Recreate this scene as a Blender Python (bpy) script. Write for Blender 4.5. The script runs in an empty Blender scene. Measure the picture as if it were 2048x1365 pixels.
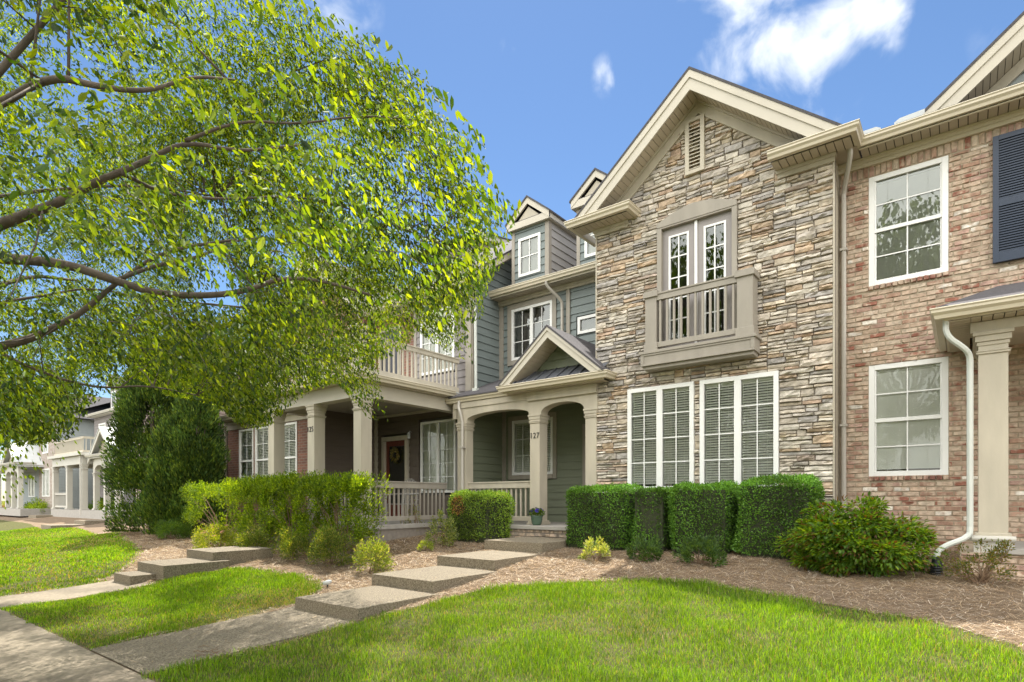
import bpy, math, random
import numpy as np
from mathutils import Vector
random.seed(7)
rng = np.random.default_rng(11)
C = bpy.context.scene.collection
sc = bpy.context.scene

# ------------------------------------------------------------------ camera
YAW = math.radians(38.0)
F_PX, HOR = 1160.0, 1000.0            # focal length and horizon in pixels of the 2048 px wide photograph
cs, sn = math.cos(YAW), math.sin(YAW)
cam_d = bpy.data.cameras.new('camera')
cam = bpy.data.objects.new('camera', cam_d); C.objects.link(cam)
cam.location = (0, 0, 0); cam.rotation_euler = (math.radians(90), 0, YAW)
cam_d.sensor_width = 36; cam_d.lens = F_PX / 2048 * 36
cam_d.shift_y = (HOR - 682.5) / 2048
cam_d.clip_start = 0.05; cam_d.clip_end = 2000
sc.camera = cam

# ------------------------------------------------------------------ world, sun, exposure
SUN_FROM = Vector((-.33, .38, 1.0)).normalized()
world = bpy.data.worlds.new('World'); sc.world = world; world.use_nodes = True
wn = world.node_tree; wn.nodes.clear()
def N(nt, t, **kw):
    n = nt.nodes.new(t)
    for k, v in kw.items(): setattr(n, k, v)
    return n
out = N(wn, 'ShaderNodeOutputWorld'); bg = N(wn, 'ShaderNodeBackground')
sky = N(wn, 'ShaderNodeTexSky'); sky.sky_type = 'NISHITA'; sky.sun_disc = False
sky.sun_elevation = math.asin(SUN_FROM.z)
sky.sun_rotation = math.atan2(SUN_FROM.x, SUN_FROM.y)
sky.altitude = 250; sky.air_density = 1.0; sky.dust_density = 0.1; sky.ozone_density = 3.0
bg.inputs['Strength'].default_value = 0.085
def pxdir(px, py):
    u = (px - 1024) / F_PX; v = (HOR - py) / F_PX
    return Vector((-sn + u * cs, cs + u * sn, v)).normalized()
tc = N(wn, 'ShaderNodeTexCoord')
nz = N(wn, 'ShaderNodeTexNoise'); nz.inputs['Scale'].default_value = 9; nz.inputs['Detail'].default_value = 8; nz.inputs['Roughness'].default_value = .52
nz.inputs['Distortion'].default_value = .35
wn.links.new(tc.outputs['Generated'], nz.inputs['Vector'])
acc = None
for (px, py, r, s) in [(1470, -30, 150, 1), (1560, 70, 135, 1.1), (1610, 105, 110, 1.0), (1650, 50, 150, 1.0), (1735, 20, 110, 1), (1560, -60, 260, .9), (1218, 152, 44, .40),
                       (1030, 98, 36, .5), (640, 5, 130, .7), (1640, 190, 90, .45), (1490, 150, 60, .55), (200, -300, 320, .8), (2300, -100, 300, .8), (-500, 300, 300, .8)]:
    d = pxdir(px, py)
    vd = N(wn, 'ShaderNodeVectorMath', operation='DISTANCE'); vd.inputs[1].default_value = d
    nrm = N(wn, 'ShaderNodeVectorMath', operation='NORMALIZE')
    wn.links.new(tc.outputs['Generated'], nrm.inputs[0]); wn.links.new(nrm.outputs[0], vd.inputs[0])
    rr = r / F_PX * (d.y * cs - d.x * sn)
    mr = N(wn, 'ShaderNodeMapRange'); mr.inputs['From Min'].default_value = 0; mr.inputs['From Max'].default_value = rr
    mr.inputs['To Min'].default_value = s; mr.inputs['To Max'].default_value = 0
    wn.links.new(vd.outputs['Value'], mr.inputs['Value'])
    if acc is None: acc = mr.outputs[0]
    else:
        mx = N(wn, 'ShaderNodeMath', operation='MAXIMUM'); wn.links.new(acc, mx.inputs[0]); wn.links.new(mr.outputs[0], mx.inputs[1]); acc = mx.outputs[0]
ad = N(wn, 'ShaderNodeMath', operation='ADD'); wn.links.new(acc, ad.inputs[0])
ns = N(wn, 'ShaderNodeMapRange'); ns.inputs['From Min'].default_value = .3; ns.inputs['From Max'].default_value = .7; ns.inputs['To Min'].default_value = -.85; ns.inputs['To Max'].default_value = .55
wn.links.new(nz.outputs['Fac'], ns.inputs['Value']); wn.links.new(ns.outputs[0], ad.inputs[1])
gate = N(wn, 'ShaderNodeMath', operation='MULTIPLY', use_clamp=True); wn.links.new(acc, gate.inputs[0]); gate.inputs[1].default_value = 5
m2 = N(wn, 'ShaderNodeMapRange', interpolation_type='SMOOTHSTEP'); m2.inputs['From Min'].default_value = .02; m2.inputs['From Max'].default_value = .85
wn.links.new(ad.outputs[0], m2.inputs['Value'])
m3 = N(wn, 'ShaderNodeMath', operation='MULTIPLY', use_clamp=True); wn.links.new(m2.outputs[0], m3.inputs[0]); wn.links.new(gate.outputs[0], m3.inputs[1])
mixc = N(wn, 'ShaderNodeMixRGB'); wn.links.new(m3.outputs[0], mixc.inputs['Fac'])
hs = N(wn, 'ShaderNodeHueSaturation'); hs.inputs['Saturation'].default_value = 1.08; hs.inputs['Value'].default_value = .74
wn.links.new(sky.outputs[0], hs.inputs['Color']); wn.links.new(hs.outputs[0], mixc.inputs['Color1'])
mixc.inputs['Color2'].default_value = (5.2, 5.5, 5.9, 1)
# unseen bright cloud bank added behind the camera to fill the shaded house fronts
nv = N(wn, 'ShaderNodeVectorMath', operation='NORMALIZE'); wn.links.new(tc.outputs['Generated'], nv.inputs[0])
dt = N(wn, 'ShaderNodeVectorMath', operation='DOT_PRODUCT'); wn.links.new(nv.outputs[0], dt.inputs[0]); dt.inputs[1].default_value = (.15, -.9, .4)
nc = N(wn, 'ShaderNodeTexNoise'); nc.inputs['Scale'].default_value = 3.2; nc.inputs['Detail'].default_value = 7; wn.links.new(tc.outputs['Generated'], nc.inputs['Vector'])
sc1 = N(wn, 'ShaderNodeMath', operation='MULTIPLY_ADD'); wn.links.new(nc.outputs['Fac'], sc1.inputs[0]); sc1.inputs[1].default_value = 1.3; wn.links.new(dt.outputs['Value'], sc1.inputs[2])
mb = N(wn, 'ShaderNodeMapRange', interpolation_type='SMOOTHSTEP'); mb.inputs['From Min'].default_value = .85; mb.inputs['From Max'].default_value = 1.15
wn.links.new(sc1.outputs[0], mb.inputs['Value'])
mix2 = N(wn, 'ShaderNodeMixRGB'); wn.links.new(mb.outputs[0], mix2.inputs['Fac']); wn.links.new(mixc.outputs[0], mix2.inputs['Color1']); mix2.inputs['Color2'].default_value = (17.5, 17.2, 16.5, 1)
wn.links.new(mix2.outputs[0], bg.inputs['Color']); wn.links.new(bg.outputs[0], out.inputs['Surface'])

sd = bpy.data.lights.new('sun', 'SUN'); sd.energy = 3.5; sd.angle = math.radians(.5); sd.color = (1, .95, .86)
sun = bpy.data.objects.new('sun', sd); C.objects.link(sun)
sun.rotation_euler = SUN_FROM.to_track_quat('Z', 'Y').to_euler()
sun.location = (0, 0, 30)
sc.view_settings.view_transform = 'Standard'; sc.view_settings.look = 'None'; sc.view_settings.gamma = 1
sc.view_settings.exposure = 1.38
sc.cycles.max_bounces = 7; sc.cycles.diffuse_bounces = 4; sc.cycles.glossy_bounces = 3
sc.cycles.transmission_bounces = 4; sc.cycles.transparent_max_bounces = 12
sc.cycles.use_denoising = True
sc.cycles.caustics_reflective = False; sc.cycles.caustics_refractive = False
sc.cycles.sample_clamp_indirect = 6

# ------------------------------------------------------------------ helpers
WLOC = {}
def tag(o, label=None, cat=None, group=None, kind=None):
    if label: o['label'] = label
    if cat: o['category'] = cat
    if group: o['group'] = group
    if kind: o['kind'] = kind
    return o
def thing(name, loc, label, cat, group=None):
    o = bpy.data.objects.new(name, None); C.objects.link(o); o.location = loc; o.empty_display_size = .2
    WLOC[o.name] = np.array(loc, float)
    return tag(o, label, cat, group)
def part(name, parent):                       # an Empty part that holds sub-parts only
    o = bpy.data.objects.new(name, None); C.objects.link(o); o.parent = parent; WLOC[o.name] = WLOC[parent.name]
    return o
def link_mesh(name, me, parent=None, mats=()):
    o = bpy.data.objects.new(name, me); C.objects.link(o)
    for m in mats: me.materials.append(m)
    if parent is not None: o.parent = parent; WLOC[o.name] = WLOC[parent.name]
    else: WLOC[o.name] = np.zeros(3)
    return o
def mesh_np(name, V, polys_sizes, loops, mat, parent=None, col=None, smooth=False):
    V = np.asarray(V, np.float32)
    if parent is not None: V = V - WLOC[parent.name].astype(np.float32)
    me = bpy.data.meshes.new(name)
    me.vertices.add(len(V)); me.vertices.foreach_set('co', V.ravel())
    me.loops.add(len(loops)); me.loops.foreach_set('vertex_index', np.asarray(loops, np.int32))
    st = np.concatenate([[0], np.cumsum(polys_sizes)[:-1]]).astype(np.int32)
    me.polygons.add(len(polys_sizes)); me.polygons.foreach_set('loop_start', st)
    me.update(calc_edges=True)
    if col is not None:
        a = me.attributes.new('Col', 'FLOAT_COLOR', 'POINT')
        c4 = np.ones((len(V), 4), np.float32); c4[:, :3] = col; a.data.foreach_set('color', c4.ravel())
    if smooth: me.polygons.foreach_set('use_smooth', np.ones(len(polys_sizes), bool))
    return link_mesh(name, me, parent, [mat])

class MB:
    """collects shapes in world coordinates; local frame T=(ox,oy,ang): s along the wall, w into the wall, z up"""
    def __init__(s, T=(0, 0, 0)):
        s.v = []; s.f = []; s.c = []; s.m = []; s.T = T; s.col = (1, 1, 1); s.mi = 0
    def P(s, p):
        ox, oy, a = s.T
        if a == 0: return (ox + p[0], oy + p[1], p[2])
        c, d = math.cos(a), math.sin(a)
        return (ox + p[0] * c - p[1] * d, oy + p[0] * d + p[1] * c, p[2])
    def verts(s, pts):
        b = len(s.v); s.v += [s.P(p) for p in pts]; s.c += [s.col] * len(pts); return b
    def face(s, *idx): s.f.append(idx); s.m.append(s.mi)
    def quad(s, *pts):
        b = s.verts(pts); s.face(*range(b, b + len(pts)))
    def box(s, x0, x1, y0, y1, z0, z1):
        b = s.verts([(x0, y0, z0), (x1, y0, z0), (x1, y1, z0), (x0, y1, z0), (x0, y0, z1), (x1, y0, z1), (x1, y1, z1), (x0, y1, z1)])
        for q in ((0, 3, 2, 1), (4, 5, 6, 7), (0, 1, 5, 4), (1, 2, 6, 5), (2, 3, 7, 6), (3, 0, 4, 7)): s.face(*[b + i for i in q])
    def prism(s, poly, w0, w1):               # polygon in (s,z) extruded along w
        n = len(poly)
        b = s.verts([(p[0], w0, p[1]) for p in poly] + [(p[0], w1, p[1]) for p in poly])
        s.face(*[b + i for i in range(n)]); s.face(*[b + n + i for i in reversed(range(n))])
        for i in range(n):
            j = (i + 1) % n; s.face(b + i, b + n + i, b + n + j, b + j)
    def hprism(s, poly, z0, z1):              # polygon in (s,w) extruded in z
        n = len(poly)
        b = s.verts([(p[0], p[1], z0) for p in poly] + [(p[0], p[1], z1) for p in poly])
        s.face(*[b + i for i in reversed(range(n))]); s.face(*[b + n + i for i in range(n)])
        for i in range(n):
            j = (i + 1) % n; s.face(b + i, b + j, b + n + j, b + n + i)
    def tube(s, pts, r, n=8, square=False):
        pts = [Vector(p) for p in pts]; k = len(pts)
        rs = r if hasattr(r, '__len__') else [r] * k
        rings = []
        up = None
        for i in range(k):
            d = (pts[min(i + 1, k - 1)] - pts[max(i - 1, 0)]).normalized()
            if up is None: up = Vector((0, 0, 1)) if abs(d.z) < .9 else Vector((0, 1, 0))
            a = d.cross(up); a = a.normalized() if a.length > 1e-4 else Vector((1, 0, 0))
            b = a.cross(d).normalized(); up = b
            ring = []
            for j in range(n):
                t = 2 * math.pi * (j + (.5 if square else 0)) / n
                q = 1.0
                ring.append(pts[i] + (a * math.cos(t) + b * math.sin(t)) * rs[i] * q)
            rings.append(s.verts([tuple(p) for p in ring]))
        for i in range(k - 1):
            for j in range(n):
                s.face(rings[i] + j, rings[i] + (j + 1) % n, rings[i + 1] + (j + 1) % n, rings[i + 1] + j)
        s.face(*[rings[0] + j for j in reversed(range(n))]); s.face(*[rings[-1] + j for j in range(n)])
    def lathe(s, cx, cy, prof, n=24):
        rings = [s.verts([(cx + r * math.cos(2 * math.pi * j / n), cy + r * math.sin(2 * math.pi * j / n), z) for j in range(n)]) for r, z in prof]
        for i in range(len(rings) - 1):
            for j in range(n): s.face(rings[i] + j, rings[i] + (j + 1) % n, rings[i + 1] + (j + 1) % n, rings[i + 1] + j)
        s.face(*[rings[0] + j for j in reversed(range(n))]); s.face(*[rings[-1] + j for j in range(n)])
    def sweep(s, path, prof):                 # horizontal path [(x,y)], profile [(out,z)], out = to the right of the path
        n = len(path); k = len(prof); rings = []
        for i in range(n):
            p = Vector(path[i])
            d0 = (Vector(path[i]) - Vector(path[i - 1])).normalized() if i > 0 else None
            d1 = (Vector(path[i + 1]) - Vector(path[i])).normalized() if i < n - 1 else None
            if d0 is None: d0 = d1
            if d1 is None: d1 = d0
            n0 = Vector((d0.y, -d0.x)); n1 = Vector((d1.y, -d1.x)); m = (n0 + n1); m = m / max(.2, m.dot(n0))
            rings.append(s.verts([(p.x + m.x * o, p.y + m.y * o, z) for o, z in prof]))
        for i in range(n - 1):
            for j in range(k):
                s.face(rings[i] + j, rings[i + 1] + j, rings[i + 1] + (j + 1) % k, rings[i] + (j + 1) % k)
        s.face(*[rings[0] + j for j in range(k)]); s.face(*[rings[-1] + j for j in reversed(range(k))])
    def build(s, name, mats, parent=None, smooth=False, bevel=0):
        off = WLOC[parent.name] if parent is not None else (0, 0, 0)
        me = bpy.data.meshes.new(name)
        me.from_pydata([(p[0] - off[0], p[1] - off[1], p[2] - off[2]) for p in s.v], [], s.f)
        if any(c != (1, 1, 1) for c in s.c):
            a = me.attributes.new('Col', 'FLOAT_COLOR', 'POINT')
            a.data.foreach_set('color', np.array([(*c, 1) for c in s.c], np.float32).ravel())
        if any(s.m): me.polygons.foreach_set('material_index', s.m)
        if smooth: me.polygons.foreach_set('use_smooth', [True] * len(me.polygons))
        o = link_mesh(name, me, parent, mats if isinstance(mats, (list, tuple)) else [mats])
        if bevel:
            b = o.modifiers.new('bevel', 'BEVEL'); b.width = bevel; b.segments = 2; b.limit_method = 'ANGLE'; b.angle_limit = .6
        me.update(); return o

# ------------------------------------------------------------------ materials
def mat(name, col, rough=.6, var=.12, scale=6, bump=0, bscale=60, attr=False, spec=.5, hue2=None, obj_coords=True, stretch=None, rv=0):
    m = bpy.data.materials.new(name); m.use_nodes = True; nt = m.node_tree; b = nt.nodes['Principled BSDF']
    b.inputs['Roughness'].default_value = rough; b.inputs['Specular IOR Level'].default_value = spec
    tc = N(nt, 'ShaderNodeTexCoord'); v = tc.outputs['Object']
    if stretch:
        mp = N(nt, 'ShaderNodeMapping'); mp.inputs['Scale'].default_value = stretch; nt.links.new(v, mp.inputs['Vector']); v = mp.outputs[0]
    nz = N(nt, 'ShaderNodeTexNoise'); nz.inputs['Scale'].default_value = scale; nz.inputs['Detail'].default_value = 8; nt.links.new(v, nz.inputs['Vector'])
    rp = N(nt, 'ShaderNodeMapRange'); rp.inputs['From Min'].default_value = .25; rp.inputs['From Max'].default_value = .75
    rp.inputs['To Min'].default_value = 1 - var; rp.inputs['To Max'].default_value = 1 + var
    nt.links.new(nz.outputs['Fac'], rp.inputs['Value'])
    mul = N(nt, 'ShaderNodeVectorMath', operation='SCALE')
    if attr:
        at = N(nt, 'ShaderNodeAttribute', attribute_name='Col'); src = at.outputs['Color']
    else:
        rgb = N(nt, 'ShaderNodeRGB'); rgb.outputs[0].default_value = (*col, 1); src = rgb.outputs[0]
    if hue2:
        n2 = N(nt, 'ShaderNodeTexNoise'); n2.inputs['Scale'].default_value = scale * .35 if len(hue2) < 4 else hue2[3]; n2.inputs['Detail'].default_value = 6; nt.links.new(v, n2.inputs['Vector'])
        r2 = N(nt, 'ShaderNodeMapRange', interpolation_type='SMOOTHSTEP'); r2.inputs['From Min'].default_value = .42; r2.inputs['From Max'].default_value = .62
        nt.links.new(n2.outputs['Fac'], r2.inputs['Value'])
        mx = N(nt, 'ShaderNodeMixRGB'); nt.links.new(r2.outputs[0], mx.inputs['Fac']); nt.links.new(src, mx.inputs['Color1'])
        mx.inputs['Color2'].default_value = (*hue2[:3], 1); src = mx.outputs[0]
    nt.links.new(src, mul.inputs[0]); nt.links.new(rp.outputs[0], mul.inputs['Scale']); nt.links.new(mul.outputs[0], b.inputs['Base Color'])
    if bump:
        nb = N(nt, 'ShaderNodeTexNoise'); nb.inputs['Scale'].default_value = bscale; nb.inputs['Detail'].default_value = 6; nt.links.new(v, nb.inputs['Vector'])
        bp = N(nt, 'ShaderNodeBump'); bp.inputs['Strength'].default_value = 1; bp.inputs['Distance'].default_value = bump
        nt.links.new(nb.outputs['Fac'], bp.inputs['Height']); nt.links.new(bp.outputs[0], b.inputs['Normal'])
    m.diffuse_color = (*col, 1)
    return m
M = {}
M['trim'] = mat('taupe_trim_paint', (.455, .41, .325), .6, .12, 5, .002, 70, stretch=(1, 1, .25))
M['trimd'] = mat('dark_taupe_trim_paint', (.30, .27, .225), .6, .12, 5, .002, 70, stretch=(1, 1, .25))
M['gutter'] = mat('cream_gutter_paint', (.56, .50, .38), .4, .05, 2)
M['fascia'] = mat('light_taupe_fascia_paint', (.50, .46, .38), .5, .05, 3, .001, 60)
M['soffit'] = mat('soffit_board', (.45, .39, .30), .6, .05, 3)
M['groove'] = mat('dark_groove', (.06, .05, .04), .9, .0, 3)
M['white'] = mat('white_window_paint', (.78, .78, .76), .4, .03, 3)
M['spout'] = mat('taupe_downspout_metal', (.42, .39, .34), .35, .06, 3)
M['spoutl'] = mat('white_downspout_metal', (.55, .57, .53), .35, .05, 3)
M['blue'] = mat('slate_blue_siding', (.165, .195, .19), .6, .06, 2, .002, 40, stretch=(1, 1, 6))
M['green'] = mat('olive_green_siding', (.17, .19, .13), .6, .07, 2, .002, 40, stretch=(1, 1, 6))
M['brown'] = mat('brown_siding', (.115, .09, .07), .65, .1, 2, .003, 40, stretch=(1, 1, 6))
M['mauve'] = mat('mauve_siding', (.205, .185, .18), .65, .06, 2, .002, 40, stretch=(1, 1, 6))
M['pink'] = mat('tan_pink_siding', (.42, .33, .28), .65, .06, 2, .002, 40, stretch=(1, 1, 6))
M['mauveb'] = mat('light_mauve_siding', (.34, .325, .31), .65, .06, 2)
M['mauvet'] = mat('mauve_door_paint', (.27, .245, .235), .5, .05, 2)
M['ltsiding'] = mat('pale_blue_grey_siding', (.30, .33, .33), .65, .06, 2)
M['stone'] = mat('ledgestone', (.4, .35, .3), .85, .34, 9, .012, 26, attr=True, spec=.2)
M['mortar'] = mat('mortar', (.24, .21, .18), .95, .15, 12, .004, 80)
M['brickg'] = mat('tumbled_brick', (.4, .25, .2), .85, .30, 16, .006, 50, attr=True, spec=.2, hue2=(.49, .38, .29, 9))
M['mortarb'] = mat('brick_mortar', (.36, .30, .22), .95, .15, 12, .003, 80)
M['shingle'] = mat('asphalt_shingle', (.075, .07, .075), .9, .35, 25, .006, 90)
M['metalroof'] = mat('standing_seam_metal', (.10, .105, .12), .35, .1, 4, spec=.6)
M['concrete'] = mat('exposed_aggregate_concrete', (.25, .21, .15), .9, .45, 80, .010, 110, hue2=(.14, .115, .08, 50))
M['sidewalk'] = mat('sidewalk_concrete', (.27, .225, .165), .9, .25, 22, .003, 120, hue2=(.20, .165, .12, 1.3))
M['floor'] = mat('porch_concrete', (.33, .31, .28), .8, .12, 8, .001, 60)
M['bark'] = mat('bark', (.11, .085, .065), .9, .35, 14, .012, 30, stretch=(1, 1, .5))
M['stem'] = mat('shrub_stem', (.20, .13, .08), .9, .3, 20)
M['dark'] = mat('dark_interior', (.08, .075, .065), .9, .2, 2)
M['blind'] = mat('cream_blind', (.84, .84, .76), .6, .04, 4)
M['curtain'] = mat('linen_curtain', (.5, .46, .36), .9, .08, 4)
M['black'] = mat('black_plastic', (.012, .014, .018), .5, .1, 4)
M['navy'] = mat('navy_shutter_paint', (.018, .032, .062), .45, .1, 4)
M['door'] = mat('red_brown_door_wood', (.14, .035, .02), .45, .2, 6, stretch=(1, 1, .2))
M['blackdoor'] = mat('black_door_paint', (.012, .015, .025), .4, .1, 4)
M['metalflash'] = mat('pale_metal_flashing', (.50, .52, .52), .45, .05, 4)
M['pot'] = mat('green_glazed_pot', (.08, .13, .09), .25, .2, 8)
M['whitetrim'] = mat('pale_house_paint', (.48, .46, .41), .5, .05, 3)
M['ash'] = mat('asphalt', (.05, .05, .052), .9, .2, 30)
M['metal'] = mat('aged_metal', (.25, .24, .22), .5, .2, 20)

def brick_tex(name, c1, c2, mortar, vert=False):
    m = bpy.data.materials.new(name); m.use_nodes = True; nt = m.node_tree; b = nt.nodes['Principled BSDF']
    b.inputs['Roughness'].default_value = .85
    g = N(nt, 'ShaderNodeNewGeometry'); sp = N(nt, 'ShaderNodeSeparateXYZ'); nt.links.new(g.outputs['Position'], sp.inputs[0])
    ad = N(nt, 'ShaderNodeMath', operation='ADD'); nt.links.new(sp.outputs[0], ad.inputs[0]); nt.links.new(sp.outputs[1], ad.inputs[1])
    cb = N(nt, 'ShaderNodeCombineXYZ'); nt.links.new(ad.outputs[0], cb.inputs[0]); nt.links.new(sp.outputs[2], cb.inputs[1])
    br = N(nt, 'ShaderNodeTexBrick'); br.inputs['Scale'].default_value = 1; br.inputs['Brick Width'].default_value = .205; br.inputs['Row Height'].default_value = .072
    br.inputs['Mortar Size'].default_value = .006; br.inputs['Color1'].default_value = (*c1, 1); br.inputs['Color2'].default_value = (*c2, 1); br.inputs['Mortar'].default_value = (*mortar, 1)
    nt.links.new(cb.outputs[0], br.inputs['Vector']); nt.links.new(br.outputs['Color'], b.inputs['Base Color'])
    bp = N(nt, 'ShaderNodeBump', invert=True); bp.inputs['Distance'].default_value = .008; nt.links.new(br.outputs['Fac'], bp.inputs['Height']); nt.links.new(bp.outputs[0], b.inputs['Normal'])
    return m
M['redbrick'] = brick_tex('red_brick', (.23, .10, .065), (.15, .07, .05), (.26, .21, .17))
M['palebrick'] = brick_tex('pale_stone_brick', (.42, .36, .32), (.3, .24, .2), (.3, .27, .24))

def leafmat(name, trans=.45, rough=.45):
    m = bpy.data.materials.new(name); m.use_nodes = True; nt = m.node_tree; nt.nodes.clear()
    o = N(nt, 'ShaderNodeOutputMaterial'); at = N(nt, 'ShaderNodeAttribute', attribute_name='Col')
    df = N(nt, 'ShaderNodeBsdfDiffuse'); tr = N(nt, 'ShaderNodeBsdfTranslucent'); gl = N(nt, 'ShaderNodeBsdfGlossy'); gl.inputs['Roughness'].default_value = rough
    nt.links.new(at.outputs['Color'], df.inputs['Color'])
    hm = N(nt, 'ShaderNodeMixRGB', blend_type='MULTIPLY'); hm.inputs['Fac'].default_value = 1; hm.inputs['Color2'].default_value = (1.95, 1.6, .22, 1)
    nt.links.new(at.outputs['Color'], hm.inputs['Color1']); nt.links.new(hm.outputs[0], tr.inputs['Color'])
    m1 = N(nt, 'ShaderNodeMixShader'); m1.inputs['Fac'].default_value = trans; nt.links.new(df.outputs[0], m1.inputs[1]); nt.links.new(tr.outputs[0], m1.inputs[2])
    m2 = N(nt, 'ShaderNodeMixShader'); m2.inputs['Fac'].default_value = .02; nt.links.new(m1.outputs[0], m2.inputs[1]); nt.links.new(gl.outputs[0], m2.inputs[2])
    nt.links.new(m2.outputs[0], o.inputs['Surface'])
    return m
M['leaf'] = leafmat('leaf', .6); M['needle'] = leafmat('evergreen_spray', .2, .6); M['grass'] = leafmat('grass_blade', .38, .5); M['straw'] = leafmat('pine_straw', .1, .7)
M['petal'] = leafmat('petal', .3, .6)

def glassmat(name, ior=1.75, tint=(.97, .985, .975)):
    m = bpy.data.materials.new(name); m.use_nodes = True; nt = m.node_tree; nt.nodes.clear()
    o = N(nt, 'ShaderNodeOutputMaterial'); t = N(nt, 'ShaderNodeBsdfTransparent'); t.inputs['Color'].default_value = (*tint, 1)
    g = N(nt, 'ShaderNodeBsdfGlossy'); g.inputs['Roughness'].default_value = .004; g.inputs['Color'].default_value = (.95, 1, .97, 1)
    tc = N(nt, 'ShaderNodeTexCoord'); nb = N(nt, 'ShaderNodeTexNoise'); nb.inputs['Scale'].default_value = 1.6; nb.inputs['Detail'].default_value = 1; nt.links.new(tc.outputs['Object'], nb.inputs['Vector'])
    bp = N(nt, 'ShaderNodeBump'); bp.inputs['Distance'].default_value = .0022; nt.links.new(nb.outputs['Fac'], bp.inputs['Height']); nt.links.new(bp.outputs[0], g.inputs['Normal'])
    fr = N(nt, 'ShaderNodeFresnel'); fr.inputs['IOR'].default_value = ior
    mx = N(nt, 'ShaderNodeMixShader'); nt.links.new(fr.outputs[0], mx.inputs['Fac']); nt.links.new(t.outputs[0], mx.inputs[1]); nt.links.new(g.outputs[0], mx.inputs[2])
    nt.links.new(mx.outputs[0], o.inputs['Surface']); return m
M['glass'] = glassmat('window_glass', 1.5)
M['glassr'] = glassmat('reflective_window_glass', 2.0)

# ------------------------------------------------------------------ photo <-> world (used to find where things stand on the ground)
def hfun(X, Y):
    X = np.asarray(X, float); Y = np.asarray(Y, float)
    s = np.clip((-X - 20) / 6, 0, 1); s = s * s * (3 - 2 * s)
    t = np.clip((-X - 7.6) / 2.2, 0, 1); t = t * t * (3 - 2 * t)
    Yq = Y + .75 * t * (1 - s) * np.clip((Y - 3) / 1.2, 0, 1) * np.clip((10.4 - Y) / 2, 0, 1) - 2.6 * s * np.clip((Y - 2) / 2, 0, 1)
    z = np.interp(Yq, [-60, -1.75, -1.7, 0, 2.0, 4.1, 5.45, 6.85, 8.2, 9.5, 10.4, 14, 60], [-1.7, -1.68, -1.54, -1.52, -1.50, -1.41, -1.27, -1.10, -.94, -.82, -.74, -.72, -.6])
    bump = .012 * np.sin(1.9 * X + .7 * Y) * np.sin(1.3 * Y - .8 * X) + .006 * np.sin(5.1 * X + 2.0) * np.sin(4.3 * Y)
    return z + bump * (Y > 2.3) * (Y < 9.6)
def ray(px, py):
    u = (px - 1024) / F_PX; return np.array([-sn + u * cs, cs + u * sn, (HOR - py) / F_PX])
def G(px, py):                                   # ground point seen at a pixel
    r = ray(px, py); z = -1.2
    for _ in range(40):
        d = z / r[2]; z = .5 * z + .5 * float(hfun(r[0] * d, r[1] * d))
    d = z / r[2]; return (r[0] * d, r[1] * d, z)
def XatY(px, Y):
    u = (px - 1024) / F_PX; return Y * (-sn + u * cs) / (cs + u * sn)
def proj(P):
    P = np.asarray(P); d = -sn * P[..., 0] + cs * P[..., 1]; r = cs * P[..., 0] + sn * P[..., 1]
    d = np.where(np.abs(d) < 1e-4, 1e-4, d)
    return 1024 + F_PX * r / d, HOR - F_PX * P[..., 2] / d, d
def inpoly(x, y, poly):
    x = np.asarray(x); y = np.asarray(y); r = np.zeros(x.shape, bool); n = len(poly)
    for i in range(n):
        x0, y0 = poly[i]; x1, y1 = poly[(i + 1) % n]
        c = ((y0 > y) != (y1 > y)) & (x < (x1 - x0) * (y - y0) / ((y1 - y0) if y1 != y0 else 1e-9) + x0); r ^= c
    return r

# ------------------------------------------------------------------ wall builders
def sub_holes(x0, x1, z0, z1, holes):
    """free rectangles of a strip"""
    zs = sorted({z0, z1} | {z for h in holes for z in (h[2], h[3]) if z0 < z < z1}); res = []
    for a, b in zip(zs, zs[1:]):
        cur = x0
        for h in sorted([h for h in holes if h[2] < (a + b) / 2 < h[3] and h[1] > x0 and h[0] < x1]):
            if h[0] > cur + .002: res.append((cur, h[0], a, b))
            cur = max(cur, h[1])
        if cur < x1 - .002: res.append((cur, x1, a, b))
    return res
def siding(T, s0, s1, z0, z1, holes, m, parent, name='siding_wall', lap=.178, top=None):
    """lap siding; top(z)-> (s0,s1) limits for a raked wall"""
    b = MB(T); k = math.ceil((z1 - z0) / lap)
    for i in range(k):
        a, c = z0 + i * lap, min(z1, z0 + (i + 1) * lap)
        for (p, q, e, f) in sub_holes(s0, s1, a, c, holes):
            if top:
                l = top((e + f) / 2); p, q = max(p, l[0]), min(q, l[1])
                if q <= p: continue
            w0 = -.026 + .02 * (e - a) / lap; w1 = -.026 + .02 * (f - a) / lap
            b.quad((p, w0, e), (q, w0, e), (q, w1, f), (p, w1, f)); b.quad((p, 0, e), (q, 0, e), (q, w0, e), (p, w0, e))
            b.quad((p, .1, e), (p, w0, e), (p, w1, f), (p, .1, f)); b.quad((q, w0, e), (q, .1, e), (q, .1, f), (q, w1, f))
            b.quad((q, .1, e), (p, .1, e), (p, .1, f), (q, .1, f))
    return b.build(name, m, parent)
def backing(T, s0, s1, z0, z1, holes, m, parent, name, w0=0, w1=.12, gable=None):
    b = MB(T)
    for (p, q, e, f) in sub_holes(s0, s1, z0, z1, holes): b.box(p, q, w0, w1, e, f)
    if gable: b.prism(gable, w0, w1)
    return b.build(name, m, parent)
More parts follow.
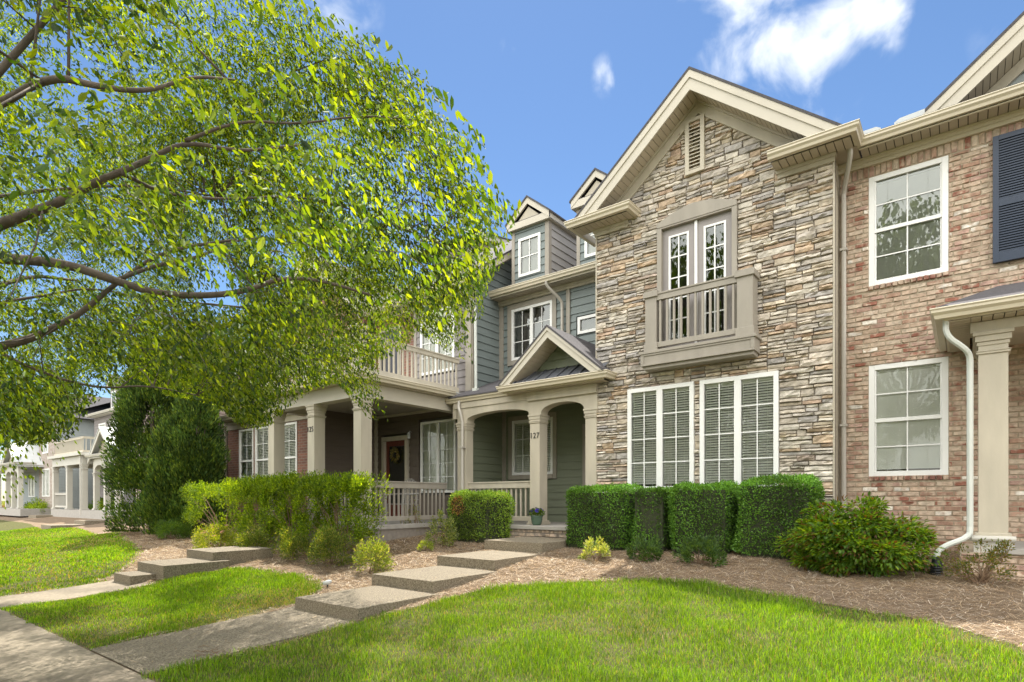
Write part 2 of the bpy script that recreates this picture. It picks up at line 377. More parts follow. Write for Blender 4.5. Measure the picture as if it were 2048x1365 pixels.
def blockset(b, rects, proud, colf, jit=.004, seg=.07, rough=.35, gap=.006):
    """real stones or bricks: each a relief block with steep edges"""
    for (x0, x1, z0, z1) in rects:
        x0 += gap; x1 -= gap; z0 += gap; z1 -= gap
        if x1 - x0 < .015 or z1 - z0 < .012: continue
        w, h = x1 - x0, z1 - z0; p = random.uniform(*proud)
        nx = max(2, int(w / seg)); nz = max(1, int(h / seg) + 1)
        ex, ez = min(.007 / w, .3), min(.007 / h, .3)
        us = [0, ex] + [i / nx for i in range(1, nx)] + [1 - ex, 1]; vs = [0, ez] + [i / nz for i in range(1, nz)] + [1 - ez, 1]
        j = [(random.uniform(-jit, jit), random.uniform(-jit, jit)) for _ in range(4)]
        b.col = colf(x0, z0, w, h); base = len(b.v); pts = []
        tx, tz = random.uniform(-.3, .3) * p * rough, random.uniform(-.3, .3) * p * rough
        for vi, v in enumerate(vs):
            for ui, u in enumerate(us):
                dx = (1 - u) * (1 - v) * j[0][0] + u * (1 - v) * j[1][0] + (1 - u) * v * j[2][0] + u * v * j[3][0]
                dz = (1 - u) * (1 - v) * j[0][1] + u * (1 - v) * j[1][1] + (1 - u) * v * j[2][1] + u * v * j[3][1]
                if ui in (0, len(us) - 1) or vi in (0, len(vs) - 1): d = .004
                else:
                    edge = (ui in (1, len(us) - 2)) or (vi in (1, len(vs) - 2))
                    d = -p * (1 - (.25 * rough if edge else 0)) + tx * (2 * u - 1) + tz * (2 * v - 1) + random.gauss(0, p * .13 * rough / .35)
                    dx += random.gauss(0, .002); dz += random.gauss(0, .002)
                pts.append((x0 + u * w + dx, min(d, -.002) if d < 0 else d, z0 + v * h + dz))
        b.verts(pts); L = len(us)
        for vi in range(len(vs) - 1):
            for ui in range(L - 1):
                q = base + vi * L + ui; b.face(q, q + 1, q + L + 1, q + L)
def ledge(x0, x1, z0, z1, res):
    w, h = x1 - x0, z1 - z0; r = random.random
    if h > .5 and w < 3 * h or (h > 1.0): c = z0 + h * (.4 + .2 * r()); ledge(x0, x1, z0, c, res); ledge(x0, x1, c, z1, res); return
    if w > 1.1: c = x0 + w * (.35 + .3 * r()); ledge(x0, c, z0, z1, res); ledge(c, x1, z0, z1, res); return
    if h > .138: c = z0 + h * (.35 + .3 * r()); ledge(x0, x1, z0, c, res); ledge(x0, x1, c, z1, res); return
    if w > .62 - .2 * r(): c = x0 + w * (.3 + .4 * r()); ledge(x0, c, z0, z1, res); ledge(c, x1, z0, z1, res); return
    if h > .082 and r() < .55: c = z0 + h * (.4 + .2 * r()); ledge(x0, x1, z0, c, res); ledge(x0, x1, c, z1, res); return
    if w > .36 and r() < .5: c = x0 + w * (.3 + .4 * r()); ledge(x0, c, z0, z1, res); ledge(c, x1, z0, z1, res); return
    res.append((x0, x1, z0, z1))
STONES = [((.49, .43, .355), 30), ((.58, .535, .46), 28), ((.45, .405, .355), 15), ((.51, .37, .245), 11), ((.42, .28, .19), 5), ((.38, .36, .35), 9), ((.27, .255, .25), 5), ((.53, .45, .34), 13), ((.33, .25, .20), 4)]
def stonecol(*a):
    c = random.choices([s[0] for s in STONES], [s[1] for s in STONES])[0]; k = random.uniform(.85, 1.1); return tuple((x * .72 + y * .28) * k for x, y in zip(c, (.475, .425, .36)))
BR = [((.35, .22, .16), 26), ((.42, .31, .23), 28), ((.49, .40, .31), 20), ((.27, .115, .08), 12), ((.40, .26, .21), 18), ((.68, .63, .56), 4)]
def brickcol(*a):
    c = random.choices([s[0] for s in BR], [s[1] for s in BR])[0]; k = random.uniform(.85, 1.12); return tuple(x * k for x in c)
def courses(x0, x1, z0, z1, holes, L=.203, H=.0715):
    res = []; k = int(math.ceil((z1 - z0) / H))
    for i in range(k):
        a = z0 + i * H; c = min(z1, a + H); off = (L + .0) * (.5 if i % 2 else 0) + random.uniform(-.012, .012)
        for (p, q, e, f) in sub_holes(x0, x1, a, c, [h for h in holes if not (h[2] > a + .02 and h[2] < c) or True]):
            if f - e < .025: continue
            x = x0 - off - L
            while x < q:
                u, v = max(x, p), min(x + L, q)
                if v - u > .03: res.append((u, v, e, f))
                x += L
    return res

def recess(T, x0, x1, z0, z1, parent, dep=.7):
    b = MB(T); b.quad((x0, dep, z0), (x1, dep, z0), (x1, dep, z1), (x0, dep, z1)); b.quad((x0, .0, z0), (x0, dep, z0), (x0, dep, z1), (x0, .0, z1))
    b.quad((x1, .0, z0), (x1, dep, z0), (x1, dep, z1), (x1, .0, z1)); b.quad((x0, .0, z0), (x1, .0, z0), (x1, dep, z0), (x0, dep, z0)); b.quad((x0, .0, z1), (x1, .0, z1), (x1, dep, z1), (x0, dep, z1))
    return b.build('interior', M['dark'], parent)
def window(T, x0, x1, z0, z1, parent, cols=2, rows=4, units=1, fr=.055, mull=.07, hung=False, blind='slats', out=.03, casing=None, frame_m=None, glass='glass', proud=0, top_arch=0):
    """window > frame, grille, pane, blind; x0..z1 = outer edges of the white frame"""
    fm = frame_m or M['white']; W = part('window', parent)
    b = MB(T); w0 = -out - proud
    b.box(x0, x0 + fr, w0, .10, z0, z1); b.box(x1 - fr, x1, w0, .10, z0, z1); b.box(x0 + fr, x1 - fr, w0, .10, z1 - fr, z1); b.box(x0 + fr, x1 - fr, w0, .10, z0, z0 + fr)
    uw = (x1 - x0 - 2 * fr - (units - 1) * mull) / units; panes = []
    for i in range(units):
        a = x0 + fr + i * (uw + mull); panes.append((a, a + uw))
        if i: b.box(a - mull, a, w0, .10, z0 + fr, z1 - fr)
    if hung:
        zm = (z0 + z1) / 2; b.box(x0 + fr, x1 - fr, w0 + .012, .08, zm - .028, zm + .028)
        for i, (a, c) in enumerate(panes):     # sash rails
            for e, f, w in ((z0 + fr, zm - .028, .012), (zm + .028, z1 - fr, -.004)):
                b.box(a, a + .022, w0 + .02 + w, .07, e, f); b.box(c - .022, c, w0 + .02 + w, .07, e, f)
    b.build('frame', fm, W, bevel=.003)
    g = MB(T); gz = [(z0 + fr, z1 - fr)] if not hung else [(z0 + fr, (z0 + z1) / 2 - .028), ((z0 + z1) / 2 + .028, z1 - fr)]
    t = .009; gw = w0 + .028
    for a, c in panes:
        for e, f in gz:
            r_ = rows if not hung else rows // 2
            for i in range(1, cols): x = a + (c - a) * i / cols; g.box(x - t, x + t, gw, gw + .008, e, f)
            for i in range(1, r_): z = e + (f - e) * i / r_; g.box(a, c, gw + .0015, gw + .0095, z - t, z + t)
    if g.v: g.build('grille', fm, W)
    p = MB(T); pw = gw + .014
    for a, c in panes: p.quad((a, pw, z0 + fr), (c, pw, z0 + fr), (c, pw, z1 - fr), (a, pw, z1 - fr))
    p.build('pane', M[glass], W)
    bl = MB(T); bw = pw + (.034 if blind == 'slats' else .026)
    if blind in ('slats', 'closed'):
        for a, c in panes:
            bl.box(a + .005, c - .005, bw - .012, bw + .03, z1 - fr - .04, z1 - fr); pitch = .044 if blind == 'slats' else .04; z = z1 - fr - .06
            ang = 0.8 if blind == 'slats' else 1.42; hw = .026
            while z > z0 + fr + .02:
                dy, dz = hw * math.cos(ang), hw * math.sin(ang)
                bl.quad((a + .006, bw - dy, z - dz), (c - .006, bw - dy, z - dz), (c - .006, bw + dy, z + dz), (a + .006, bw + dy, z + dz)); z -= pitch
            for k in (.2, .8): x = a + (c - a) * k; bl.box(x - .0015, x + .0015, bw - .026, bw - .024, z0 + fr, z1 - fr)
        bl.build('blind', M['blind'], W)
    elif blind == 'curtain':
        for a, c in panes:
            n = 28; wv = [(a + (c - a) * i / n, bw + .03 * math.sin(i * 1.9)) for i in range(n + 1)]
            for i in range(n): bl.quad((wv[i][0], wv[i][1], z0 + fr), (wv[i + 1][0], wv[i + 1][1], z0 + fr), (wv[i + 1][0], wv[i + 1][1], z1 - fr), (wv[i][0], wv[i][1], z1 - fr))
        bl.build('curtain', M['curtain'], W)
    if casing:
        c_ = MB(T); cw = casing; c_.box(x0 - cw, x0 - .001, -.042, 0, z0 - cw, z1 + cw); c_.box(x1 + .001, x1 + cw, -.042, 0, z0 - cw, z1 + cw); c_.box(x0 - .001, x1 + .001, -.042, 0, z1, z1 + cw); c_.box(x0 - .001, x1 + .001, -.055, 0, z0 - cw, z0)
        c_.build('casing', M['trimd'], W)
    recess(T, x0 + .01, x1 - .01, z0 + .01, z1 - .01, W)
    return W
def column(x0, x1, y0, y1, zb, zt, ring, parent, m=None, cap=.16, name='column', base=True, flare=.05):
    b = MB(); m = m or M['trim']
    b.box(x0, x1, y0, y1, zb, zt)
    for (o, a, c) in [(.018, ring - .02, ring + .02), (.028, ring + .006, ring + .014)]: b.box(x0 - o, x1 + o, y0 - o, y1 + o, a, c)
    for k0, k1, o0 in ((0, .28, .25), (.28, .72, .6), (.72, 1, 1.0)):
        o = flare * o0; b.box(x0 - o, x1 + o, y0 - o, y1 + o, zt - cap + cap * k0, zt - cap + cap * k1 - .0005)
    if base:
        b.box(x0 - .05, x1 + .05, y0 - .05, y1 + .05, zb, zb + .05)
        b.box(x0 - .03, x1 + .03, y0 - .03, y1 + .03, zb + .05, zb + .09)
    return b.build(name, m, parent, bevel=.006)
def rail(T, s0, s1, zt, zb, parent, m=None, top_h=.12, bot_h=.10, th=.09, pitch=.125, bal=.034, name='railing'):
    m = m or M['trim']; R = part(name, parent)
    b = MB(T); b.box(s0, s1, -th / 2, th / 2, zt - top_h, zt - .03); b.box(s0, s1, -th / 2 - .015, th / 2 + .015, zt - .03, zt); b.build('top_rail', m, R, bevel=.004)
    b = MB(T); b.box(s0, s1, -th / 2 + .01, th / 2 - .01, zb, zb + bot_h); b.build('bottom_rail', m, R, bevel=.004)
    n = max(2, int((s1 - s0) / pitch)); st = (s1 - s0) / n
    first = None
    for i in range(n):
        x = s0 + (i + .5) * st
        if first is None:
            q = MB(T); q.box(x - bal / 2, x + bal / 2, -bal / 2, bal / 2, zb + bot_h, zt - top_h); first = q.build('baluster', m, R); dx, dy = math.cos(T[2]), math.sin(T[2])
        else:
            c = first.copy(); C.objects.link(c); c.parent = R; c.location = (dx * i * st, dy * i * st, 0)
    return R
GPROF = lambda zt: [(0, zt), (.12, zt), (.125, zt - .012), (.112, zt - .028), (.112, zt - .055), (.085, zt - .085), (.075, zt - .125), (0, zt - .125)]
def gutter(path, zt, parent, name='gutter', m=None): 
    b = MB(); b.sweep(path, GPROF(zt)); return b.build(name, m or M['gutter'], parent)
def soffit(T, s0, s1, w0, w1, z, parent, along='s', step=.1, name='soffit', m=None):
    b = MB(T); b.mi = 1; b.box(s0, s1, w0, w1, z + .012, z + .03); b.mi = 0
    a, c = (s0, s1) if along == 's' else (w0, w1); n = max(1, int((c - a) / step)); st = (c - a) / n
    for i in range(n):
        p, q = a + i * st + .006, a + (i + 1) * st - .006
        if along == 's': b.box(p, q, w0, w1, z, z + .0118)
        else: b.box(s0, s1, p, q, z, z + .0118)
    return b.build(name, [m or M['soffit'], M['groove']], parent)
def rakes(T, sc_, zp, hl, hr, slope, t, w0, w1, parent, name, m, zc=None):
    """pair of sloping boards under a gable: outer edge z=zp-slope|s-sc|, vertical thickness t"""
    b = MB(T)
    def clip(poly):
        if zc is None: return poly
        o = []
        for i in range(len(poly)):
            p, q = poly[i], poly[(i + 1) % len(poly)]
            if p[1] >= zc: o.append(p)
            if (p[1] >= zc) != (q[1] >= zc): k = (zc - p[1]) / (q[1] - p[1]); o.append((p[0] + (q[0] - p[0]) * k, zc))
        return o
    b.prism(clip([(sc_, zp - t), (sc_, zp), (sc_ - hl, zp - slope * hl), (sc_ - hl, zp - slope * hl - t)]), w0, w1)
    b.prism(clip([(sc_, zp), (sc_, zp - t), (sc_ + hr, zp - slope * hr - t), (sc_ + hr, zp - slope * hr)]), w0, w1)
    return b.build(name, m, parent)
def gable_roof(T, sc_, zp, hl, hr, slope, w0, w1, parent, over=.03, t=.05, name='roof', zc=None):
    return rakes(T, sc_, zp + .045, hl + .03, hr + .03, slope, .045, w0 - over, w1, parent, name, M['shingle'], zc)
def raked_soffit(T, sc_, zp, hl, hr, slope, w0, w1, parent, step=.1, zc=None):
    """boarded underside of the overhang, boards run along w; zp = underside line"""
    b = MB(T)
    for sgn, hh in ((-1, hl), (1, hr)):
        n = max(1, int(hh * math.hypot(1, slope) / step)); st = hh / n
        b.mi = 1; b.prism([(sc_, zp + .03), (sc_, zp + .012), (sc_ + sgn * hh, zp + .012 - slope * hh), (sc_ + sgn * hh, zp + .03 - slope * hh)][::-sgn], w0, w1); b.mi = 0
        for i in range(n):
            p, q = (i * st + .004), ((i + 1) * st - .004)
            b.prism([(sc_ + sgn * p, zp + .0118 - slope * p), (sc_ + sgn * p, zp - slope * p), (sc_ + sgn * q, zp - slope * q), (sc_ + sgn * q, zp + .0118 - slope * q)][::-sgn], w0, w1)
    return b.build('gable_soffit', [M['soffit'], M['groove']], parent)
def boxes(name, m, parent, lst, T=(0, 0, 0), bevel=0):
    for q in lst:
        b = MB(T); b.box(*q); b.build(name, m, parent, bevel=bevel)
def spout(pts, parent, m=None, r=.036, name='downspout'):
    b = MB(); b.tube(pts, r, 8, square=True)
    return b.build(name, m or M['spout'], parent, smooth=False)
def arc(p0, p1, n=5, bend=None):
    return [tuple(p0[k] + (p1[k] - p0[k]) * i / n for k in range(3)) for i in range(n + 1)]
def smooth_path(pts, it=2):
    pts = [np.array(p, float) for p in pts]
    for _ in range(it):
        q = [pts[0]]
        for a, b in zip(pts, pts[1:]): q += [a * .75 + b * .25, a * .25 + b * .75]
        q.append(pts[-1]); pts = q
    return [tuple(p) for p in pts]
# ================================================================== TOWNHOUSE 127 (stone gable)
H1 = thing('townhouse', (-5.0, 10.0, -.75), 'stone gabled townhouse with french doors and a false balcony above wide white windows', 'townhouse', 'row of townhouses')
T0 = (0, 10.0, 0); GX = -3.66; SL = .83
stone_rects = []
for r in [(-5.69, -1.58, -1.0, .17), (-5.69, -5.01, .17, 2.07), (-3.74, -3.633, .17, 2.07), (-2.356, -1.58, .17, 2.07), (-5.69, -1.58, 2.07, 2.66),
          (-5.69, -4.415, 2.66, 4.95), (-3.0, -1.58, 2.66, 4.95), (-5.69, -1.58, 4.95, 7.0)]: ledge(*r, stone_rects)
zl = lambda x: 6.93 - SL * abs(x - GX)
sr = []
for (a, b_, c, d) in stone_rects:
    if d > 4.95:
        hw = (6.93 - (c + .03)) / SL
        if hw <= .05: continue
        a, b_ = max(a, GX - hw), min(b_, GX + hw)
        if b_ - a < .03: continue
    sr.append((a, b_, c, d))
b = MB(T0); blockset(b, sr, (.02, .062), stonecol, jit=.007, seg=.06, rough=.55, gap=.0035); b.build('stone_wall', M['stone'], H1)
holes = [(-5.01, -3.74, .17, 2.07), (-3.633, -2.356, .17, 2.07), (-4.36, -3.055, 2.66, 4.92)]
backing(T0, -5.69, -1.58, -1.1, 5.05, holes, M['mortar'], H1, 'mortar_bed', 0, .2, gable=[(-5.69, 5.05), (-1.58, 5.05), (-1.58, 5.25), (GX, 6.98), (-5.69, 5.29)])
boxes('side_wall', M['trim'], H1, [(-1.66, -1.58, 10.2, 10.6, -1.1, 5.3), (-5.69, -5.6, 10.2, 16, -1.1, 5.4)])
boxes('corner_trim', M['trim'], H1, [(-1.588, -1.562, 9.965, 10.0, -1.0, 5.2), (-5.705, -5.68, 9.96, 10.0, -.8, 5.2)])
window(T0, -5.01, -3.74, .17, 2.07, H1, cols=2, rows=4, units=2, fr=.075, mull=.11, proud=.035)
window(T0, -3.633, -2.356, .17, 2.07, H1, cols=2, rows=4, units=2, fr=.075, mull=.11, proud=.035)
cu = MB(T0)
for a, n, w in ((-4.55, 22, .32),):
    for i in range(n):
        x0_, x1_ = a + w * i / n, a + w * (i + 1) / n; y0_, y1_ = .17 + .02 * math.sin(i * 1.7), .17 + .02 * math.sin((i + 1) * 1.7)
        cu.quad((x0_, y0_, .2), (x1_, y1_, .2), (x1_, y1_, 2.0), (x0_, y0_, 2.0))
cu.build('curtain', M['curtain'], H1)
# french doors
FD = part('french_door', H1)
b = MB(T0); a0, a1, z0_, z1_ = -4.415, -3.0, 2.62, 4.92
b.box(a0, a0 + .085, -.075, .12, z0_, z1_); b.box(a1 - .085, a1, -.075, .12, z0_, z1_); b.box(a0 + .085, a1 - .085, -.0749, .12, z1_ - .03, z1_)
arcp = [(a0, 4.92)] + [(a0 + (a1 - a0) * i / 14, 5.0 + .18 * math.sin(math.pi * i / 14)) for i in range(15)] + [(a1, 4.92)]
b.prism(arcp[::-1], -.085, 0); b.build('door_surround', M['trimd'], FD, bevel=.004)
for (p, q, k) in ((a0 + .087, -3.735, 0), (-3.69, a1 - .087, 1)):
    D = MB(T0); gx0, gx1 = p + .13, q - .13; gz0, gz1 = 2.86, 4.73
    D.box(p, gx0, .0, .05, 2.64, 4.888); D.box(gx1, q, .0, .05, 2.64, 4.888); D.box(gx0, gx1, .0, .05, gz1, 4.888); D.box(gx0, gx1, .0, .05, 2.64, gz0)
    D.build('door_leaf', M['mauvet'], FD)
    D = MB(T0); f = .035
    D.box(gx0 - .02, gx0 + f - .02, -.012, .03, gz0 - .02, gz1 + .02); D.box(gx1 + .02 - f, gx1 + .02, -.012, .03, gz0 - .02, gz1 + .02); D.box(gx0 + .015, gx1 - .015, -.012, .03, gz1 - .015, gz1 + .02); D.box(gx0 + .015, gx1 - .015, -.012, .03, gz0 - .02, gz0 + .015)
    for i in range(1, 5): z = gz0 + (gz1 - gz0) * i / 5; D.box(gx0, gx1, -.004, .008, z - .011, z + .011)
    D.box((gx0 + gx1) / 2 - .011, (gx0 + gx1) / 2 + .011, -.0055, .0065, gz0, gz1); D.build('grille', M['white'], FD)
    D = MB(T0); D.quad((gx0, .012, gz0), (gx1, .012, gz0), (gx1, .012, gz1), (gx0, .012, gz1)); D.build('pane', M['glassr'], FD)
b = MB(T0); b.box(-3.735, -3.69, -.03, .04, 2.64, 4.888); b.build('astragal', M['white'], FD)
b = MB(T0); b.tube([(-3.60, -.0, 3.72), (-3.60, -.05, 3.72)], .03, 12); b.tube([(-3.60, -.0, 3.62), (-3.60, -.03, 3.62)], .02, 12); b.build('door_knob', M['metalflash'], FD)
recess(T0, a0 + .09, a1 - .09, 2.66, 4.88, FD)
# false balcony
B = part('balcony', H1)
b = MB(); b.box(-4.60, -2.64, 9.65, 9.955, 2.39, 2.60); b.box(-4.63, -2.61, 9.62, 9.955, 2.60, 2.65); b.box(-4.57, -2.67, 9.68, 9.955, 2.33, 2.39)
for (p, q, e, f) in ((-4.60, -2.64, 2.39, 2.425), (-4.60, -2.64, 2.565, 2.6), (-4.60, -4.54, 2.425, 2.565), (-2.70, -2.64, 2.425, 2.565)): b.box(p, q, 9.635, 9.65, e, f)
b.build('tray', M['trimd'], B, bevel=.004)
for (p, q) in ((-4.52, -4.31), (-2.92, -2.67)):
    b = MB(); b.box(p, q, 9.66, 9.94, 2.65, 3.62); b.box(p - .03, q + .03, 9.63, 9.955, 3.60, 3.68); b.box(p - .02, q + .02, 9.64, 9.95, 3.68, 3.71); b.box(p - .02, q + .02, 9.645, 9.95, 2.65, 2.78); b.build('balcony_post', M['trimd'], B, bevel=.005)
rail((0, 9.70, 0), -4.31, -2.92, 3.66, 2.70, B, m=M['trimd'], top_h=.13, bot_h=.09, th=.07, pitch=.122, bal=.036)
# louvre
b = MB(T0); V_ = (-3.885, -3.545, 5.70, 6.66)
b.box(V_[0], V_[0] + .07, -.09, 0, V_[2], V_[3]); b.box(V_[1] - .07, V_[1], -.09, 0, V_[2], V_[3]); b.box(V_[0] + .07, V_[1] - .07, -.09, 0, V_[3] - .06, V_[3]); b.box(V_[0] + .07, V_[1] - .07, -.09, 0, V_[2], V_[2] + .06)
n = 13
for i in range(n):
    z = V_[2] + .07 + (V_[3] - V_[2] - .14) * (i + .5) / n
    b.quad((V_[0] + .07, -.085, z - .03), (V_[1] - .07, -.085, z - .03), (V_[1] - .07, -.03, z + .03), (V_[0] + .07, -.03, z + .03)); b.quad((V_[0] + .07, -.085, z - .03), (V_[1] - .07, -.085, z - .03), (V_[1] - .07, -.085, z - .018), (V_[0] + .07, -.085, z - .018))
b.build('louvre_vent', M['trim'], H1)
# gable roof parts
TG = (0, 9.55, 0)
rakes(TG, GX, 7.25, 2.44, 2.44, SL, .13, -.02, .02, H1, 'upper_fascia', M['fascia'], zc=5.412)
rakes(TG, GX, 7.14, 2.44, 2.44, SL, .22, 0.0, .03, H1, 'rake_fascia', M['fascia'], zc=5.412)
raked_soffit(TG, GX, 6.95, 1.86, 1.86, SL, .03, .42, H1)
rakes((0, 9.97, 0), GX, 6.96, 2.12, 2.12, SL, .24, -.035, .02, H1, 'frieze_board', M['trim'], zc=5.27)
rakes((0, 9.94, 0), GX, 6.98, 2.14, 2.14, SL, .07, -.035, .02, H1, 'frieze_moulding', M['trim'], zc=5.27)
gable_roof(TG, GX, 7.25, 2.44, 2.44, SL, 0, 6.0, H1, zc=5.412)
for (p, q) in ((-6.1, -4.87), (-2.42, -1.26)):
    E = part('eave_return', H1)
    pth = [(-1.30, 10.02), (-1.30, 9.62), (-2.42, 9.62)][::-1] if p > -4 else [(-4.87, 9.98), (-4.87, 9.62), (-6.03, 9.62), (-6.03, 10.6)][::-1]
    gutter([(x, y) for x, y in pth], 5.40, E)
    b = MB(); w0_, w1_ = (p + .08, q - .0) if p < -4 else (p + .02, q - .05)
    b.box(w0_, w1_, 9.64, 10.0, 5.30, 5.39); b.build('fascia_box', M['fascia'], E)
    soffit((0, 0, 0), w0_, w1_, 9.65, 9.98, 5.265, E, step=.105)
    b = MB(); b.box(max(p + .05, -5.72), q - .14 if p < -4 else -1.56, 9.94, 10.0, 5.14, 5.264); b.box(max(p + .03, -5.74), q - .12 if p < -4 else -1.54, 9.92, 10.0, 5.21, 5.2635); b.build('frieze', M['trim'], E)
    b = MB(); b.hprism([(p + .02, 9.56), (q - .02, 9.56), (q - .02, 10.0), (p + .02, 10.0)], 5.402, 5.41); b.prism([(p + .05, 5.41), (q - .05, 5.41), (q - .05, 5.62 if p < -4 else 5.5), (p + .05, 5.5 if p < -4 else 5.62)], 9.9, 10.0); b.build('return_roof', M['shingle'], E)
spout(smooth_path([(-1.36, 9.99, 5.27), (-1.36, 10.02, 5.16), (-1.50, 10.36, 4.84), (-1.50, 10.37, 4.70)]) + [(-1.50, 10.37, -.75)], H1)
boxes('spout_strap', M['spout'], H1, [(-1.55, -1.45, 10.325, 10.43, z, z + .035) for z in (3.9, 1.15)])
boxes('side_soffit', M['soffit'], H1, [(-1.60, -1.27, 9.98, 10.5, 5.268, 5.30)])
# ---- recessed part with siding
TW = (0, 11.65, 0)
siding(TW, -9.5, -5.69, 2.4, 4.97, [(-9.22, -7.73, 3.41, 4.95), (-7.18, -5.9, 3.83, 4.29), (-7.44, -7.34, 2.4, 4.97)], M['blue'], H1)
boxes('corner_board', M['trimd'], H1, [(-7.44, -7.34, 11.60, 11.66, 2.4, 4.97), (-9.5, -9.36, 11.60, 11.66, 2.4, 4.97)])
window(TW, -9.10, -7.85, 3.53, 4.83, H1, cols=2, rows=3, units=2, fr=.07, mull=.09, blind=None, casing=.12, glass='glassr')
window(TW, -7.14, -5.95, 3.86, 4.26, H1, cols=1, rows=1, fr=.07, blind=None, glass='glassr')
b = MB(); b.box(-9.5, -5.69, 11.58, 11.66, 4.97, 5.09); b.box(-9.5, -5.69, 11.56, 11.66, 5.03, 5.0895); b.build('frieze', M['trim'], H1)
soffit((0, 0, 0), -9.5, -5.69, 11.28, 11.6, 5.095, H1)
gutter([(-9.5, 11.28), (-5.68, 11.28)], 5.25, H1)
b = MB(); b.box(-9.5, -5.69, 11.26, 11.29, 5.08, 5.23); b.build('fascia', M['trim'], H1)
b = MB(); b.quad((-9.5, 11.2, 5.26), (-1.6, 11.2, 5.26), (-1.6, 15.5, 6.5), (-9.5, 15.5, 6.5)); b.quad((-9.5, 15.5, 6.5), (-1.6, 15.5, 6.5), (-1.6, 20, 5.2), (-9.5, 20, 5.2)); b.build('roof', M['shingle'], H1)
b = MB(); b.box(-9.5, -1.58, 11.78, 19.5, -1, 5.2); b.build('house_body', M['mauve'], H1)
spout(smooth_path([(-7.75, 11.22, 5.13), (-7.75, 11.24, 5.02), (-7.52, 11.53, 4.72), (-7.52, 11.55, 4.58)]) + [(-7.52, 11.56, 3.0)], H1)
# dormers
for cx in (-8.42, -6.52):
    Dm = part('dormer', H1); yf = 11.5
    Td = (0, yf, 0); siding(Td, cx - .46, cx + .46, 5.3, 6.72, [(cx - .33, cx + .33, 5.52, 6.47)], M['blue'], Dm, lap=.19)
    siding((cx + .55, yf, math.pi / 2), .06, 3.4, 5.2, 6.75, [], M['mauveb'], Dm, name='side_siding', lap=.19)
    boxes('corner_board', M['trimd'], Dm, [(cx - .55, cx - .46, yf - .03, yf + .06, 5.25, 6.74), (cx + .46, cx + .575, yf - .03, yf + .09, 5.25, 6.74)]); boxes('far_side_wall', M['mauveb'], Dm, [(cx - .56, cx - .5, yf + .06, yf + 3.4, 5.2, 6.72)])
    b = MB(Td); x0_, x1_, z0_, z1_ = cx - .33, cx + .33, 5.52, 6.47; f = .065
    b.box(x0_, x0_ + f, -.045, .04, z0_, z1_); b.box(x1_ - f, x1_, -.045, .04, z0_, z1_); b.box(x0_ + f, x1_ - f, -.045, .04, z1_ - f, z1_); b.box(x0_ + f, x1_ - f, -.045, .04, z0_, z0_ + f)
    b.box(cx - .011, cx + .011, -.03, -.02, z0_ + f, z1_ - f); b.box(x0_ + f, x1_ - f, -.0315, -.0215, (z0_ + z1_) / 2 - .011, (z0_ + z1_) / 2 + .011); b.build('window_frame', M['white'], Dm)
    b = MB(Td); b.quad((x0_, -.012, z0_), (x1_, -.012, z0_), (x1_, -.012, z1_), (x0_, -.012, z1_)); b.build('window_pane', M['glassr'], Dm)
    b = MB(Td); b.box(x0_, x1_, .05, .08, z0_, z1_); b.build('blind', M['blind'], Dm)
    b = MB(); hw = .645
    b.box(cx - hw, cx + hw, yf - .12, yf - .09, 6.70, 6.86); b.box(cx + hw - .03, cx + hw, yf - .09, yf + 3.4, 6.70, 6.86); b.box(cx - hw, cx - hw + .03, yf - .09, yf + 3.4, 6.70, 6.86); b.box(cx - hw, cx + hw, yf - .09, yf + 3.4, 6.705, 6.72); b.build('fascia', M['fascia'], Dm)
    rakes((0, yf - .12, 0), cx, 7.38, hw, hw, .80, .15, -.01, .03, Dm, 'rake_fascia', M['fascia'])
    b = MB(); b.prism([(cx - .35, 6.87), (cx + .35, 6.87), (cx, 7.17)], yf - .07, yf - .04); b.build('gable_infill', M['trim'], Dm)
    b = MB(); b.prism([(cx - .5, 6.861), (cx + .5, 6.861), (cx + .45, 6.875), (cx - .45, 6.875)], yf - .118, yf - .07); b.build('return_roof', M['shingle'], Dm)
    gable_roof((0, yf - .12, 0), cx, 7.38, hw, hw, .80, 0, 3.5, Dm)
# ---- porch of 127
PF = 9.95
b = MB()
def arched(b, s0, s1, zs, zc, zt, w0, w1, n=18):
    a = (s1 - s0) / 2; c = (s0 + s1) / 2; pts = []
    for i in range(n + 1):
        t = math.pi * i / n; pts.append((c - a * math.cos(t) * 1.0, zs + (zc - zs) * (math.sin(t) ** .85)))
    for (p, q) in zip(pts, pts[1:]):
        b.prism([(p[0], p[1]), (q[0], q[1]), (q[0], zt), (p[0], zt)], w0, w1)
cols127 = [(-9.40, -9.13), (-7.29, -7.04), (-5.93, -5.69)]
arched(b, -9.10, -7.32, 1.84, 1.985, 2.27, PF, PF + .25); arched(b, -7.01, -5.96, 1.80, 2.0, 2.27, PF, PF + .25)
for (p, q) in cols127: b.box(p - .03 * (p > -9.3), q + .03, PF, PF + .25, 1.80, 2.27)
b.box(-9.55, -9.43, PF, PF + .25, 1.9, 2.27)
b.build('porch_beam', M['trim'], H1)
b = MB(); b.box(-7.33, -5.655, PF - .05, PF - .002, 2.09, 2.268); b.box(-7.36, -5.64, PF - .065, PF - .002, 2.225, 2.2675); b.box(-9.5, -7.334, PF - .02, PF - .002, 2.13, 2.268); b.box(-5.69, -5.655, PF, PF + .06, 2.09, 2.268); b.build('beam_moulding', M['trim'], H1, bevel=.004)
for i, (p, q) in enumerate(cols127): column(p, q, PF, PF + .29 if i == 1 else PF + .25, -.53, 1.80, 1.64, H1, cap=.14, flare=.035)
siding((-9.4, 9.95, math.pi / 2), .25, 1.7, -.53, 2.27, [], M['green'], H1, name='porch_side_wall')
